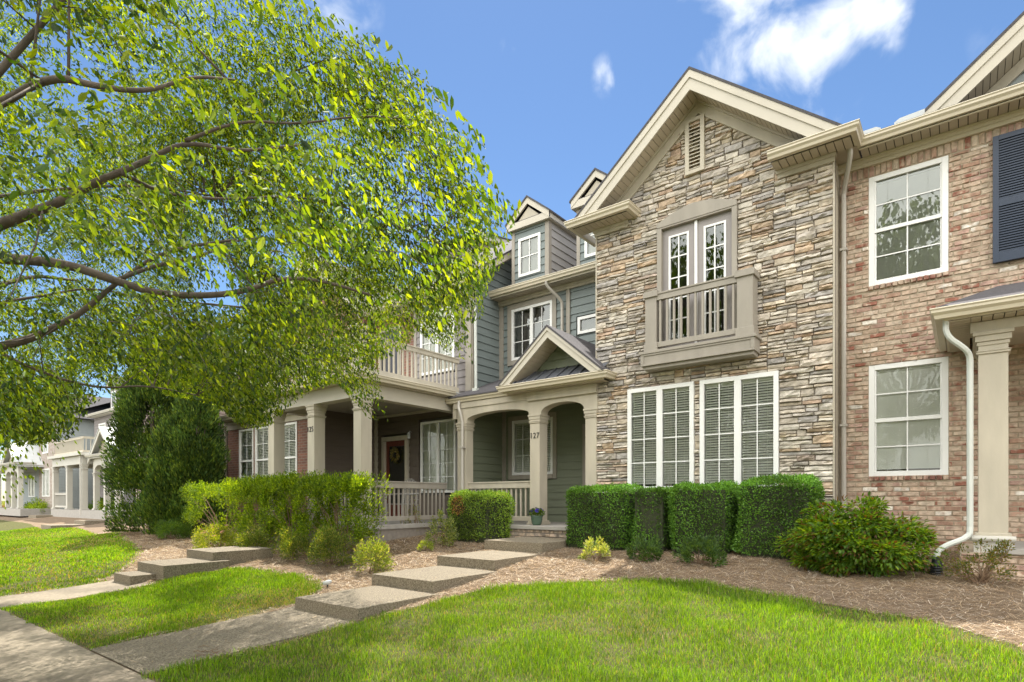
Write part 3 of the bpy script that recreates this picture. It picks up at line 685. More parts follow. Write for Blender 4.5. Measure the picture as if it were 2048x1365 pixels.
siding((0, 11.65, 0), -9.4, -5.69, -.53, 2.27, [(-9.2, -7.73, .5, 2.12), (-6.98, -5.9, -.53, 1.75)], M['green'], H1, name='porch_back_wall')
boxes('porch_corner_board', M['trimd'], H1, [(-9.40, -9.28, 11.60, 11.64, -.53, 2.27)]); b = MB(); b.box(-6.98, -6.88, 11.58, 11.7, -.53, 1.75); b.box(-6.98, -5.7, 11.579, 11.7, 1.66, 1.75); b.build('door_casing', M['trimd'], H1)
b = MB(); b.box(-6.88, -5.9, 11.64, 11.69, -.53, 1.66); b.build('front_door', M['door'], H1)
window((0, 11.65, 0), -9.08, -7.83, .62, 2.0, H1, cols=2, rows=3, units=2, fr=.07, mull=.09, blind='slats', casing=.11)
b = MB(); b.box(-9.4, -5.69, 10.2, 11.65, 2.272, 2.30); b.build('porch_ceiling', M['trim'], H1)
b = MB(); b.box(-9.4, -5.69, 9.5, 11.65, -.60, -.53); b.build('porch_floor', M['floor'], H1, bevel=.006)
cr = []
for k, (e, f) in enumerate(((-.67, -.605), (-.745, -.675), (-.82, -.75), (-.9, -.825))):
    x = -9.4 + .1 * (k % 2)
    while x < -5.69: cr.append((x, min(x + (.2 if k else .1), -5.69), e, f)); x += .2 if k else .1
b = MB((0, 9.55, 0)); blockset(b, cr, (.01, .02), lambda *a: tuple(.8 * c for c in random.choice([(.38, .32, .27), (.30, .25, .21), (.42, .36, .3)])), gap=.004); b.mi = 1; b.col = (1, 1, 1); b.box(-9.4, -5.69, .005, .2, -1.0, -.601); b.build('porch_brick_edge', [M['brickg'], M['mortar']], H1)
rail((0, 10.07, 0), -9.13, -7.29, .405, -.46, H1, top_h=.15, bot_h=.1, pitch=.125)
gutter([(-9.72, 9.98), (-7.78, 9.98)], 2.40, H1)
gutter([(-7.80, 9.98), (-7.80, 9.69), (-5.36, 9.69), (-5.36, 10.05)], 2.425, H1)
b = MB(); b.box(-9.68, -7.8, 9.96, 9.99, 2.26, 2.39); b.box(-7.79, -5.38, 9.69, 9.72, 2.28, 2.41); b.build('fascia', M['gutter'], H1)
soffit((0, 0, 0), -7.78, -5.40, 9.70, 9.94, 2.271, H1)
b = MB()
b.quad((-9.6, 9.86, 2.41), (-7.7, 9.86, 2.41), (-7.7, 11.65, 3.12), (-9.6, 11.65, 3.12)); b.box(-9.6, -7.7, 9.85, 9.88, 2.38, 2.408); b.build('porch_roof', M['shingle'], H1)
TP = (0, 9.58, 0); PX, PZ = -6.587, 3.46
rakes(TP, PX, PZ, 1.26, 1.26, SL, .07, -.02, .02, H1, 'upper_fascia', M['fascia'], zc=2.43); rakes(TP, PX, PZ - .05, 1.26, 1.26, SL, .16, 0.0, .035, H1, 'rake_fascia', M['fascia'], zc=2.43)
raked_soffit(TP, PX, PZ - .21, 1.02, 1.02, SL, .035, .5, H1)
gable_roof(TP, PX, PZ, 1.22, 1.24, SL, 0, 2.07, H1, name='porch_gable_roof')
hwf = lambda z: (PZ - .22 - z) / SL
siding((0, 10.08, 0), PX - 1.2, PX + 1.2, 2.55, 3.24, [], M['green'], H1, name='gable_siding', top=lambda z: (PX - hwf(z), PX + hwf(z)))
b = MB(); b.prism([(PX - 1.05, 2.5), (PX + 1.0, 2.5), (PX, 3.25)], 10.1, 10.14); b.build('gable_backing', M['green'], H1)
b = MB(); b.quad((-7.75, 9.62, 2.425), (-5.42, 9.62, 2.425), (-5.42, 10.1, 2.74), (-7.75, 10.1, 2.74))
x = -7.5
while x < -5.5:
    q = b.verts([(x, 9.62, 2.427), (x + .02, 9.62, 2.427), (x + .02, 9.62, 2.46), (x, 9.62, 2.46), (x, 10.1, 2.742), (x + .02, 10.1, 2.742), (x + .02, 10.1, 2.775), (x, 10.1, 2.775)])
    for fc in ((0, 1, 2, 3), (4, 7, 6, 5), (1, 5, 6, 2), (0, 3, 7, 4), (3, 2, 6, 7)): b.face(*[q + i for i in fc])
    x += .27
b.build('metal_skirt_roof', M['metalroof'], H1)
spout(smooth_path([(-9.30, 9.90, 2.30), (-9.30, 9.88, 2.15), (-9.24, 9.86, 2.05), (-9.20, 9.90, 1.80)]) + [(-9.20, 9.90, -.8)], H1, M['spout'])
boxes('spout_strap', M['spout'], H1, [(-9.265, -9.135, 9.855, 9.945, z, z + .035) for z in (1.2, -.3)])
def number(txt, x, y, z, size, parent, name='house_number'):
    cu = bpy.data.curves.new(name, 'FONT'); cu.body = txt; cu.size = size; cu.extrude = .006; cu.space_character = 1.12; cu.align_x = 'CENTER'
    cu.offset = -.002
    o = bpy.data.objects.new('tmp', cu); C.objects.link(o); dg = bpy.context.evaluated_depsgraph_get(); me = bpy.data.meshes.new_from_object(o.evaluated_get(dg))
    bpy.data.objects.remove(o); L = WLOC[parent.name]
    for v in me.vertices:
        a, b_, c_ = v.co; v.co = (x + a * .9 - L[0], y - c_ - L[1], z + b_ - L[2])
    return link_mesh(name, me, parent, [M['black']])
number('127', -7.165, 9.943, 1.30, .17, H1)

# ================================================================== TOWNHOUSE 125
H2 = thing('townhouse', (-11.5, 9.0, -.75), 'brown sided townhouse with red brick bay and a balcony over its deep front porch', 'townhouse', 'row of townhouses')
PY = 7.45
b = MB(); b.box(-13.33, -9.745, PY, PY + .25, 2.13, 2.42); b.box(-9.995, -9.745, PY + .25, 10.58, 2.1305, 2.4195); b.box(-13.33, -13.08, PY + .25, 8.6, 2.1305, 2.4195); b.build('porch_beam', M['fascia'], H2)
for (p, q) in ((-13.33, -13.07), (-11.66, -11.40), (-9.99, -9.745)): column(p, q, PY, PY + .28, -.53, 2.13, 1.87, H2, cap=.18, flare=.04)
gutter([(-13.6, 9.0), (-13.6, 7.20), (-9.60, 7.20), (-9.60, 10.0)][::1], 2.57, H2)
b = MB(); b.box(-13.55, -9.62, 7.22, 10.56, 2.425, 2.555); b.build('porch_soffit', M['trim'], H2)
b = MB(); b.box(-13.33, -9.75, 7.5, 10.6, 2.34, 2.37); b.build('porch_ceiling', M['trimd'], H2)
b = MB(); b.box(-13.56, -9.61, 7.21, 10.56, 2.556, 2.575); b.build('balcony_deck', M['metalflash'], H2)
b = MB(); b.box(-13.4, -9.62, 7.3, 10.6, -.62, -.53); b.build('porch_floor', M['floor'], H2); b = MB(); b.box(-13.36, -9.66, 7.34, 10.6, -1.1, -.62); b.build('porch_base', M['mortar'], H2)
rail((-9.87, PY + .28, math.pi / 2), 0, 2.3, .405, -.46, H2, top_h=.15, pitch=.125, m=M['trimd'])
rail((0, PY + .12, 0), -11.40, -9.99, .405, -.46, H2, top_h=.15, pitch=.125)
rail((0, 7.48, 0), -13.05, -11.75, 3.47, 2.60, H2, pitch=.13); rail((0, 7.48, 0), -11.5, -9.95, 3.47, 2.60, H2, pitch=.13)
rail((-9.86, 7.56, math.pi / 2), 0, 2.9, 3.47, 2.60, H2, pitch=.13, bot_h=.16, m=M['trim'])
for x in (-13.2, -11.62, -9.86):
    b = MB(); b.box(x - .12, x + .12, 7.36, 7.6, 2.575, 3.52); b.box(x - .16, x + .16, 7.32, 7.64, 3.52, 3.58); b.box(x - .14, x + .14, 7.34, 7.62, 3.58, 3.61); b.build('balcony_post', M['trim'], H2, bevel=.005)
siding((0, 10.6, 0), -13.2, -9.5, -.53, 2.34, [(-12.9, -11.76, -.53, 1.80), (-11.42, -9.98, .12, 2.12)], M['brown'], H2, name='porch_back_wall')
siding((-13.2, 8.6, math.pi / 2), 0, 2.0, -.53, 2.34, [], M['brown'], H2, name='porch_side_wall')
boxes('porch_corner_board', M['trim'], H2, [(-13.19, -13.08, 10.54, 10.6, -.53, 2.27)]); boxes('porch_cornice', M['trim'], H2, [(-13.2, -9.7, 10.53, 10.6, 2.28, 2.34)])
b = MB(); b.box(-12.86, -12.76, 10.53, 10.7, -.53, 1.74); b.box(-11.90, -11.80, 10.53, 10.7, -.53, 1.74); b.box(-12.86, -11.80, 10.5299, 10.7, 1.62, 1.74); b.build('door_casing', M['trim'], H2)
DR = part('front_door', H2)
b = MB(); b.box(-12.76, -12.66, 10.62, 10.66, -.5, 1.62); b.box(-12.0, -11.90, 10.62, 10.66, -.5, 1.62); b.box(-12.66, -12.0, 10.62, 10.66, 1.48, 1.62); b.box(-12.66, -12.0, 10.62, 10.66, -.5, -.1); b.build('door_leaf', M['door'], DR)
b = MB(); b.quad((-12.66, 10.64, -.1), (-12.0, 10.64, -.1), (-12.0, 10.64, 1.48), (-12.66, 10.64, 1.48)); b.build('pane', M['glassr'], DR)
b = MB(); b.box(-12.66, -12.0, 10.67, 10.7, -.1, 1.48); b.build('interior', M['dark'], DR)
window((0, 10.6, 0), -11.33, -10.06, .18, 2.04, H2, cols=2, rows=5, units=2, fr=.06, mull=.08, blind='closed', glass='glass')
b = MB(); b.tube([(-11.66, 10.56, 1.80), (-11.66, 10.5, 1.83), (-11.66, 10.46, 1.78)], .012, 6); b.lathe(-11.66, 10.46, [(.02, 1.62), (.045, 1.64), (.045, 1.76), (.02, 1.79)], 12); b.build('wall_lantern', M['metalflash'], H2)
number('125', -11.545, 7.443, 1.52, .17, H2)
# brick bay
bh = [(-17.0, -16.18, .2, 2.07), (-16.08, -15.26, .2, 2.07), (-14.75, -13.93, .2, 2.07)]
backing((0, 8.6, 0), -17.7, -13.2, -1.1, 2.3, bh, M['redbrick'], H2, 'brick_bay_wall', 0, .15)
b = MB(); b.box(-17.7, -17.56, 8.75, 10.3, -1.1, 2.3); b.build('bay_side_wall', M['redbrick'], H2)
for h in bh: window((0, 8.6, 0), *h, H2, cols=2, rows=4, fr=.06, hung=True, blind='slats', out=.02)
b = MB(); b.box(-17.74, -13.22, 8.56, 8.62, 2.1, 2.33); b.box(-17.78, -13.22, 8.52, 8.62, 2.25, 2.329); b.build('bay_frieze', M['trim'], H2)
gutter([(-18.0, 9.4), (-18.0, 8.30), (-13.45, 8.30)], 2.47, H2)
b = MB(); b.box(-17.98, -13.4, 8.31, 8.6, 2.335, 2.36); b.build('bay_soffit', M['trim'], H2)
b = MB(); b.quad((-18.05, 8.25, 2.475), (-13.4, 8.25, 2.475), (-13.4, 10.2, 3.1), (-17.7, 10.2, 3.1)); b.quad((-18.05, 8.25, 2.475), (-17.7, 10.2, 3.1), (-18.05, 10.2, 2.475)); b.build('bay_roof', M['shingle'], H2)
b = MB(); b.tube(smooth_path([(-18.0, 8.35, 2.3), (-17.98, 8.4, 2.2), (-17.75, 8.55, 2.0)]) + [(-17.75, 8.55, -.9)], .036, 8, square=True); b.build('downspout', M['trim'], H2)
# upper storey
TU = (0, 10.55, 0)
backing(TU, -13.2, -11.45, 2.57, 5.14, [(-12.95, -12.05, 2.6, 4.75)], M['redbrick'], H2, 'upper_brick_wall')
b = MB(TU); b.box(-12.95, -12.05, -.02, .05, 4.66, 4.75); b.box(-12.95, -12.88, -.02, .05, 2.6, 4.66); b.box(-12.12, -12.05, -.02, .05, 2.6, 4.66); b.build('balcony_door_casing', M['trimd'], H2)
b = MB(TU); b.box(-12.88, -12.12, .02, .06, 2.6, 4.66); b.build('balcony_door', M['blackdoor'], H2)
siding(TU, -11.45, -9.5, 2.5, 5.0, [(-11.32, -10.03, 3.2, 4.92)], M['mauve'], H2, name='upper_siding')
b = MB(TU); b.box(-9.66, -9.48, -.045, .03, 2.45, 5.1); b.box(-9.5, -9.455, .0, .12, 2.45, 5.1); b.build('corner_board', M['trimd'], H2); boxes('corner_board', M['trimd'], H2, [(-11.52, -11.43, -.035, .03, 2.57, 5.0)], TU)
window(TU, -11.29, -10.06, 3.25, 4.88, H2, cols=2, rows=4, units=2, fr=.07, mull=.08, blind='closed', glass='glass', casing=.0)
b = MB(TU); b.box(-13.2, -9.5, -.06, 0, 5.0, 5.13); b.build('frieze', M['trim'], H2)
soffit((0, 0, 0), -13.3, -9.3, 10.18, 10.5, 5.12, H2); gutter([(-13.3, 10.18), (-9.24, 10.18)], 5.27, H2)
b = MB(); b.box(-13.3, -9.26, 10.17, 10.2, 5.1, 5.26); b.build('fascia', M['fascia'], H2)
siding((-9.5, 10.55, math.pi / 2), .1, 3.4, 2.4, 7.6, [], M['blue'], H2, name='end_wall', lap=.19, top=lambda z: (max(.1, (z - 5.2) / .66 - .45), 3.4))
RK = MB((-9.5, 10.1, math.pi / 2)); RK.prism([(-.02, 5.12), (-.02, 5.29), (4.0, 5.29 + .66 * 4.02), (4.0, 5.12 + .66 * 4.02)], -.26, -.22); RK.build('rake_fascia', M['fascia'], H2)
RS = MB((-9.5, 10.1, math.pi / 2)); n = 40
for i in range(n):
    p, q = 4.0 * i / n + .005, 4.0 * (i + 1) / n - .005
    RS.prism([(p, 5.10 + .66 * p), (q, 5.10 + .66 * q), (q, 5.115 + .66 * q), (p, 5.115 + .66 * p)], -.22, .02)
RS.mi = 1; RS.prism([(0, 5.118), (4.0, 5.118 + .66 * 4), (4.0, 5.13 + .66 * 4), (0, 5.13)], -.21, .02); RS.build('rake_soffit', [M['soffit'], M['groove']], H2)
b = MB(); b.quad((-13.4, 10.05, 5.26), (-9.22, 10.05, 5.26), (-9.22, 14.1, 7.95), (-13.4, 14.1, 7.95)); b.quad((-13.4, 10.05, 5.31), (-9.22, 10.05, 5.31), (-9.22, 14.1, 8.0), (-13.4, 14.1, 8.0)); b.quad((-9.22, 10.05, 5.26), (-9.22, 10.05, 5.31), (-9.22, 14.1, 8.0), (-9.22, 14.1, 7.95))
b.quad((-13.4, 14.1, 8.0), (-9.22, 14.1, 8.0), (-9.22, 19, 5), (-13.4, 19, 5)); b.build('roof', M['shingle'], H2)
siding((-12.4, 14.0, math.pi / 2), 0, 5.0, 6.6, 9.2, [], M['pink'], H2, name='upper_side_wall', lap=.22, top=lambda z: (max(0, (z - 8.35) / .18), 5.0))
b = MB((-12.4, 14.0, math.pi / 2)); b.prism([(-.3, 8.28), (-.3, 8.46), (5.2, 9.45), (5.2, 9.27)], -.25, -.2); b.build('upper_rake', M['fascia'], H2); b = MB((-12.4, 14.0, math.pi / 2)); b.prism([(-.3, 8.465), (-.3, 8.5), (5.2, 9.5), (5.2, 9.455)], -.28, 3); b.build('upper_roof', M['shingle'], H2)
b = MB(); b.box(-14.4, -12.5, 14.0, 19, 6, 8.3); b.box(-18, -9.62, 10.75, 19, -1, 5.1); b.build('house_body', M['mauve'], H2)
backing((0, 10.2, 0), -17.75, -13.2, 2.3, 5.3, [(-16.3, -14.9, 3.3, 4.7)], M['redbrick'], H2, 'upper_brick_gable', 0, .15, gable=[(-17.75, 5.3), (-13.2, 5.3), (-15.5, 7.15)])
window((0, 10.2, 0), -16.3, -14.9, 3.3, 4.7, H2, cols=2, rows=3, units=2, blind='closed')
rakes((0, 9.8, 0), -15.5, 7.35, 2.5, 2.5, SL, .2, 0, .04, H2, 'gable_fascia', M['fascia']); gable_roof((0, 9.8, 0), -15.5, 7.36, 2.5, 2.5, SL, 0, 5, H2, name='gable_roof')
rakes((0, 10.16, 0), -15.5, 7.1, 2.2, 2.2, SL, .22, -.02, .02, H2, 'gable_frieze', M['trim'])
gutter([(-18.1, 9.85), (-17.0, 9.85)], 5.35, H2)
spout(smooth_path([(-9.45, 10.06, 5.14), (-9.42, 10.1, 5.0), (-9.40, 10.50, 4.8), (-9.40, 10.58, 4.66)]) + [(-9.40, 10.60, 2.78)] + smooth_path([(-9.40, 10.60, 2.74), (-9.38, 10.56, 2.66), (-9.24, 10.42, 2.62)]), H2, M['spoutl'], r=.038)
b = MB(); b.box(-9.27, -9.14, 10.32, 10.42, 2.58, 2.66); b.build('splash_elbow', M['spoutl'], H2)

# ================================================================== TOWNHOUSE 129 (tumbled brick, right)
H3 = thing('townhouse', (1.5, 10.5, -.7), 'tumbled pink brick townhouse with navy shutter and cream eaves at the right edge', 'townhouse', 'row of townhouses')
TB = (0, 10.45, 0); XR = 4.2
W1, W2 = (-1.172, -.19, .36, 2.065), (-1.172, -.19, 3.29, 4.965)
bh = [W1, W2, (1.9, 3.0, -.5, 1.9)]
br = courses(-1.56, XR, -.95, 4.97, [(h[0], h[1], h[2] - .075, h[3]) for h in bh])
x = -1.56
while x < XR: br.append((x, x + .0775, 4.972, 5.185)); x += .0775
b = MB(TB); blockset(b, br, (.007, .018), brickcol, jit=.004, seg=.07, rough=.7, gap=.0048)
for (x0_, x1_, z0_, z1_) in (W1, W2):
    s = []; n = 13
    for i in range(n): s.append((x0_ - .01 + (x1_ - x0_ + .02) * i / n, x0_ - .01 + (x1_ - x0_ + .02) * (i + 1) / n, z0_ - .072, z0_))
    blockset(b, s, (.035, .04), lambda *a: tuple(.85 * c for c in random.choice([(.34, .16, .12), (.42, .26, .2), (.28, .13, .1)])), gap=.003)
b.build('brick_wall', M['brickg'], H3)
backing(TB, -1.575, XR, -1.1, 5.3, bh, M['mortarb'], H3, 'mortar_bed', .001, .12)
window(TB, *W1, H3, cols=2, rows=4, fr=.075, hung=True, blind='closed', out=.0, glass='glass')
window(TB, *W2, H3, cols=2, rows=4, fr=.075, hung=True, blind='closed', out=.0, glass='glassr')
SH = part('shutter', H3)
b = MB(TB); x0_, x1_, z0_, z1_ = .30, .80, 3.26, 5.0
b.box(x0_, x0_ + .065, -.075, -.02, z0_, z1_); b.box(x1_ - .065, x1_, -.075, -.02, z0_, z1_)
for (e, f) in ((z0_, z0_ + .13), (4.02, 4.12), (z1_ - .07, z1_)): b.box(x0_ + .065, x1_ - .065, -.0745, -.02, e, f)
b.build('shutter_frame', M['navy'], SH, bevel=.003)
b = MB(TB)
for (e, f) in ((z0_ + .13, 4.02), (4.12, z1_ - .07)):
    n = int((f - e) / .034)
    for i in range(n): z = e + (f - e) * (i + .5) / n; b.box(x0_ + .065, x1_ - .065, -.062, -.055, z - .012, z + .008); b.quad((x0_ + .065, -.062, z - .012), (x1_ - .065, -.062, z - .012), (x1_ - .065, -.03, z + .018), (x0_ + .065, -.03, z + .018))
b.box(x0_ + .065, x1_ - .065, -.028, -.02, z0_ + .1, z1_ - .05); b.build('louvres', M['navy'], SH)
b = MB(TB); b.box(-1.58, XR, -.07, .0, 5.186, 5.262); b.box(-1.58, XR, -.055, .0, 5.13, 5.1855); b.box(-1.58, XR, -.09, 0, 5.235, 5.2625); b.build('frieze', M['gutter'], H3)
soffit((0, 0, 0), -1.25, XR, 10.06, 10.38, 5.264, H3, step=.105)
b = MB(); b.box(-1.26, XR, 10.06, 10.09, 5.25, 5.38); b.build('fascia', M['gutter'], H3)
gutter([(-1.30, 10.09), (XR, 10.09)], 5.40, H3)
b = MB(); b.quad((-1.6, 9.98, 5.41), (XR, 9.98, 5.41), (XR, 16, 7.4), (-1.6, 16, 7.4)); b.quad((-1.6, 16, 7.4), (XR, 16, 7.4), (XR, 21, 5.4), (-1.6, 21, 5.4)); b.build('roof', M['shingle'], H3)
b = MB(); b.box(-1.56, XR, 10.65, 20, -1, 5.3); b.build('house_body', M['mortarb'], H3)
rakes((0, 10.1, 0), 2.0, 7.45, 2.48, 2.2, .80, .13, -.02, .02, H3, 'upper_fascia', M['fascia'], zc=5.42); rakes((0, 10.1, 0), 2.0, 7.34, 2.48, 2.2, .80, .2, 0, .035, H3, 'rake_fascia', M['fascia'], zc=5.42)
raked_soffit((0, 10.1, 0), 2.0, 7.15, 2.2, 2.1, .80, .04, .5, H3); gable_roof((0, 10.1, 0), 2.0, 7.45, 2.42, 2.3, .80, 0, 5, H3, name='gable_roof')
rakes((0, 10.55, 0), 2.0, 7.14, 2.1, 2.1, .80, .18, -.02, .03, H3, 'gable_frieze', M['trim'])
siding((0, 10.6, 0), -.3, 4.2, 5.5, 7.05, [], M['ltsiding'], H3, name='gable_siding', top=lambda z: (2 - (7.1 - z) / .8, 2 + (7.1 - z) / .8))
b = MB(); b.prism([(-.83, 5.44), (-.35, 5.44), (-.35, 5.66), (-.76, 5.64), (-.83, 5.6)], 10.28, 10.6); b.build('roof_flashing', M['metalflash'], H3)
b = MB(); b.prism([(-1.30, 5.44), (-1.0, 5.44), (-1.0, 5.6), (-1.06, 5.64), (-1.30, 5.64)], 10.3, 10.6); b.build('roof_flashing', M['metalflash'], H3)
b = MB(); b.lathe(-1.22, 11.2, [(.05, 5.6), (.05, 6.1)], 12); b.build('vent_pipe', M['metalflash'], H3)
# porch of 129
b = MB(); b.box(.05, XR, 8.80, 9.05, 1.98, 2.10); b.box(.08, .33, 9.05, 10.44, 1.981, 2.099); b.build('porch_beam', M['trim'], H3)
column(.122, .395, 8.83, 9.10, -.48, 1.98, 1.74, H3, cap=.16, flare=.05)
b = MB(); b.tube([(.06, 8.78, -.455), (.46, 8.78, -.455)], .035, 10); b.tube([(.06, 8.78, -.455), (.06, 9.12, -.455)], .035, 10); b.box(.08, .45, 8.79, 9.14, -.62, -.46); b.build('column_plinth', M['whitetrim'], H3, smooth=False)
column(3.6, 3.87, 8.83, 9.10, -.48, 1.98, 1.74, H3, cap=.16, flare=.05)
gutter([(-.21, 10.4), (-.21, 8.57), (XR, 8.57)], 2.26, H3)
b = MB(); b.box(-.2, XR, 8.56, 8.6, 2.12, 2.25); b.box(-.2, -.17, 8.6, 10.4, 2.121, 2.249); b.build('fascia', M['gutter'], H3)
soffit((0, 0, 0), .05, XR, 8.6, 8.8, 2.105, H3); soffit((0, 0, 0), -.17, .05, 8.6, 10.4, 2.105, H3, along='w')
b = MB(); b.box(.1, XR, 9.05, 10.44, 2.11, 2.13); b.build('porch_ceiling', M['trim'], H3)
b = MB(); b.quad((-.3, 8.5, 2.27), (XR, 8.5, 2.27), (XR, 10.44, 2.95), (.35, 10.44, 2.95)); b.quad((-.3, 8.5, 2.27), (.35, 10.44, 2.95), (-.3, 10.44, 2.27)); b.build('porch_roof', M['shingle'], H3)
cr = courses(-.05, XR, -.95, -.63, [], L=.203)
b = MB((0, 8.72, 0)); blockset(b, cr, (.008, .016), brickcol, gap=.005); b.mi = 1; b.col = (1, 1, 1); b.box(-.05, XR, .003, 1.7, -1, -.62); b.build('porch_brick_base', [M['brickg'], M['mortarb']], H3)
b = MB(); b.box(.3, XR, 8.68, 10.44, -.619, -.56); b.build('porch_floor', M['floor'], H3)
b = MB(); b.box(1.95, 2.95, 10.46, 10.5, -.5, 1.9); b.build('front_door', M['navy'], H3)
spout(smooth_path([(-.18, 8.62, 2.14), (-.18, 8.62, 1.95), (.0, 8.66, 1.78), (.045, 8.72, 1.70), (.045, 8.74, 1.55)]) + [(.045, 8.74, -.30)] + smooth_path([(.045, 8.74, -.32), (.04, 8.72, -.44), (-.22, 8.62, -.56), (-.27, 8.60, -.66), (-.27, 8.60, -.70)]), H3, M['spoutl'], r=.033)
b = MB(); b.lathe(-.27, 8.60, [(.05, -.92), (.065, -.90), (.055, -.885), (.068, -.87), (.055, -.855), (.068, -.84), (.055, -.825), (.068, -.81), (.055, -.795), (.068, -.78), (.055, -.765), (.05, -.75), (.05, -.68)], 14); b.build('drain_adapter', M['black'], H3)
# ================================================================== FAR TOWNHOUSES
def far_house(x0, label, wallm, mirror=False, gm=None, yo=0.0, stonem=None):
    H = thing('townhouse', (x0 + 5, 12.5 + yo, -.75), label, 'townhouse', 'row of townhouses')
    yw, yp = 12.6 + yo, 10.4 + yo; L = x0 + 12.0; stonem = stonem or M['palebrick']
    # stone gable bay at the right, balcony porch at the left
    bx0, bx1 = x0 + 8.6, L; bh = [(bx0 + .9, bx0 + 2.1, 3.0, 4.6), (bx0 + .8, bx0 + 2.4, .2, 2.0)]
    backing((0, yp + 1.6, 0), bx0, bx1, -1, 5.2, bh, stonem, H, 'gable_wall', 0, .2, gable=[(bx0, 5.2), (bx1, 5.2), ((bx0 + bx1) / 2, 6.7)])
    window((0, yp + 1.6, 0), *bh[0], H, cols=2, rows=4, blind='closed', fr=.1); window((0, yp + 1.6, 0), *bh[1], H, cols=2, rows=4, units=2, blind='closed', fr=.08)
    rakes((0, yp + 1.2, 0), (bx0 + bx1) / 2, 7.0, 2.1, 2.1, .85, .3, 0, .05, H, 'gable_fascia', M['whitetrim']); gable_roof((0, yp + 1.2, 0), (bx0 + bx1) / 2, 7.0, 2.1, 2.1, .85, 0, 4, H, name='gable_roof')
    siding((bx1, yp + 1.7, math.pi / 2), 0, 6, -1, 5.2, [], wallm, H, name='end_wall')
    # main wall
    wh = [(x0 + .8, x0 + 2.0, 3.0, 4.7), (x0 + 3.0, x0 + 4.8, 3.0, 4.7), (x0 + 6.5, x0 + 7.4, 3.2, 4.6), (x0 + 3.4, x0 + 5.0, .2, 1.7), (x0 + 6.4, x0 + 7.3, -.5, 1.6)]
    siding((0, yw, 0), x0, bx0, -.9, 5.1, wh, wallm, H)
    for i, h in enumerate(wh[:4]): window((0, yw, 0), *h, H, cols=2, rows=3, units=2 if h[1] - h[0] > 1.3 else 1, blind='closed', fr=.09)
    b = MB(); b.box(wh[4][0], wh[4][1], yw + .03, yw + .06, wh[4][2], wh[4][3]); b.build('front_door', M['blackdoor'], H)
    soffit((0, 0, 0), x0, bx0, yw - .4, yw, 5.12, H, m=M['whitetrim'], step=.3); gutter([(x0, yw - .4), (bx0, yw - .4)], 5.28, H, m=M['whitetrim'])
    b = MB(); b.quad((x0 - .1, yw - .5, 5.28), (L + .1, yw - .5, 5.28), (L + .1, yw + 5, 7.6), (x0 - .1, yw + 5, 7.6)); b.quad((x0 - .1, yw + 5, 7.6), (L + .1, yw + 5, 7.6), (L + .1, yw + 10, 5.2), (x0 - .1, yw + 10, 5.2)); b.build('roof', gm or M['shingle'], H)
    b = MB(); b.box(x0, L - .1, yw + .3, yw + 8, -1, 5.1); b.prism([(x0 + 8.9, 5.1), (L - .1, 5.1), (L - .1, 5.2)], yw + .3, yw + 5); b.build('house_body', wallm, H)
    for cx in (x0 + 2.4, x0 + 5.6):
        Dm = part('dormer', H); b = MB(); b.box(cx - .6, cx + .6, yw + .3, yw + 4, 5.3, 6.9); b.build('dormer_wall', wallm, Dm)
        b = MB(); b.box(cx - .35, cx + .35, yw + .26, yw + .31, 5.6, 6.6); b.build('window_frame', M['white'], Dm); b = MB(); b.quad((cx - .28, yw + .255, 5.67), (cx + .28, yw + .255, 5.67), (cx + .28, yw + .255, 6.53), (cx - .28, yw + .255, 6.53)); b.build('window_pane', M['glassr'], Dm)
        rakes((0, yw + .1, 0), cx, 7.5, .75, .75, .8, .2, 0, .05, Dm, 'gable_fascia', M['whitetrim']); gable_roof((0, yw + .1, 0), cx, 7.5, .75, .75, .8, 0, 4, Dm)
    # balcony porch
    px0, px1 = x0 + .2, x0 + 5.6
    b = MB(); b.box(px0, px1, yp, yp + .25, 1.95, 2.4); b.box(px1 - .25, px1, yp + .25, yw, 1.951, 2.399); b.box(px0, px0 + .25, yp + .25, yw, 1.951, 2.399); b.box(px0 - .2, px1 + .2, yp - .2, yw, 2.41, 2.56); b.build('porch_beam', M['whitetrim'], H)
    for x in (px0, (px0 + px1) / 2 - .13, px1 - .26): column(x, x + .26, yp, yp + .26, -.55, 1.95, 1.65, H, M['whitetrim'])
    rail((0, yp + .1, 0), px0 + .1, px1 - .1, 3.45, 2.6, H, m=M['trim'], pitch=.2); rail((px1 - .1, yp + .1, math.pi / 2), 0, yw - yp - .1, 3.45, 2.6, H, m=M['trim'], pitch=.2)
    rail((0, yp + .1, 0), px0 + .26, (px0 + px1) / 2 - .13, .4, -.45, H, m=M['whitetrim'], pitch=.2)
    b = MB(); b.box(px0 - .05, bx1 - .1, yp - .05, yw, -1, -.56); b.build('porch_floor', M['floor'], H)
    spout([(px1 - .1, yp - .06, 2.4), (px1 - .05, yp - .06, -.8)], H, M['whitetrim'])
    # arched gabled porch
    qx0, qx1, yq = px1 + .5, bx0 + .9, yp + .35
    b = MB(); mid = (qx0 + qx1) / 2
    arched(b, qx0 + .25, mid - .1, 1.5, 1.85, 2.2, yq, yq + .25); arched(b, mid + .1, qx1 - .25, 1.5, 1.85, 2.2, yq, yq + .25)
    for x in (qx0, mid - .11, qx1 - .25): b.box(x, x + .25, yq, yq + .25, 1.45, 2.2)
    b.build('arched_beam', M['whitetrim'], H)
    for x in (qx0, mid - .11, qx1 - .25): column(x, x + .24, yq, yq + .25, -.55, 1.45, 1.3, H, M['whitetrim'], cap=.1)
    gutter([(qx0 - .25, yw), (qx0 - .25, yq - .2), (qx1 + .25, yq - .2), (qx1 + .25, yw - 1)], 2.4, H, m=M['whitetrim']); b = MB(); b.box(qx0 - .2, qx1 + .2, yq - .19, yw - .4, 2.2, 2.26); b.build('soffit', M['whitetrim'], H)
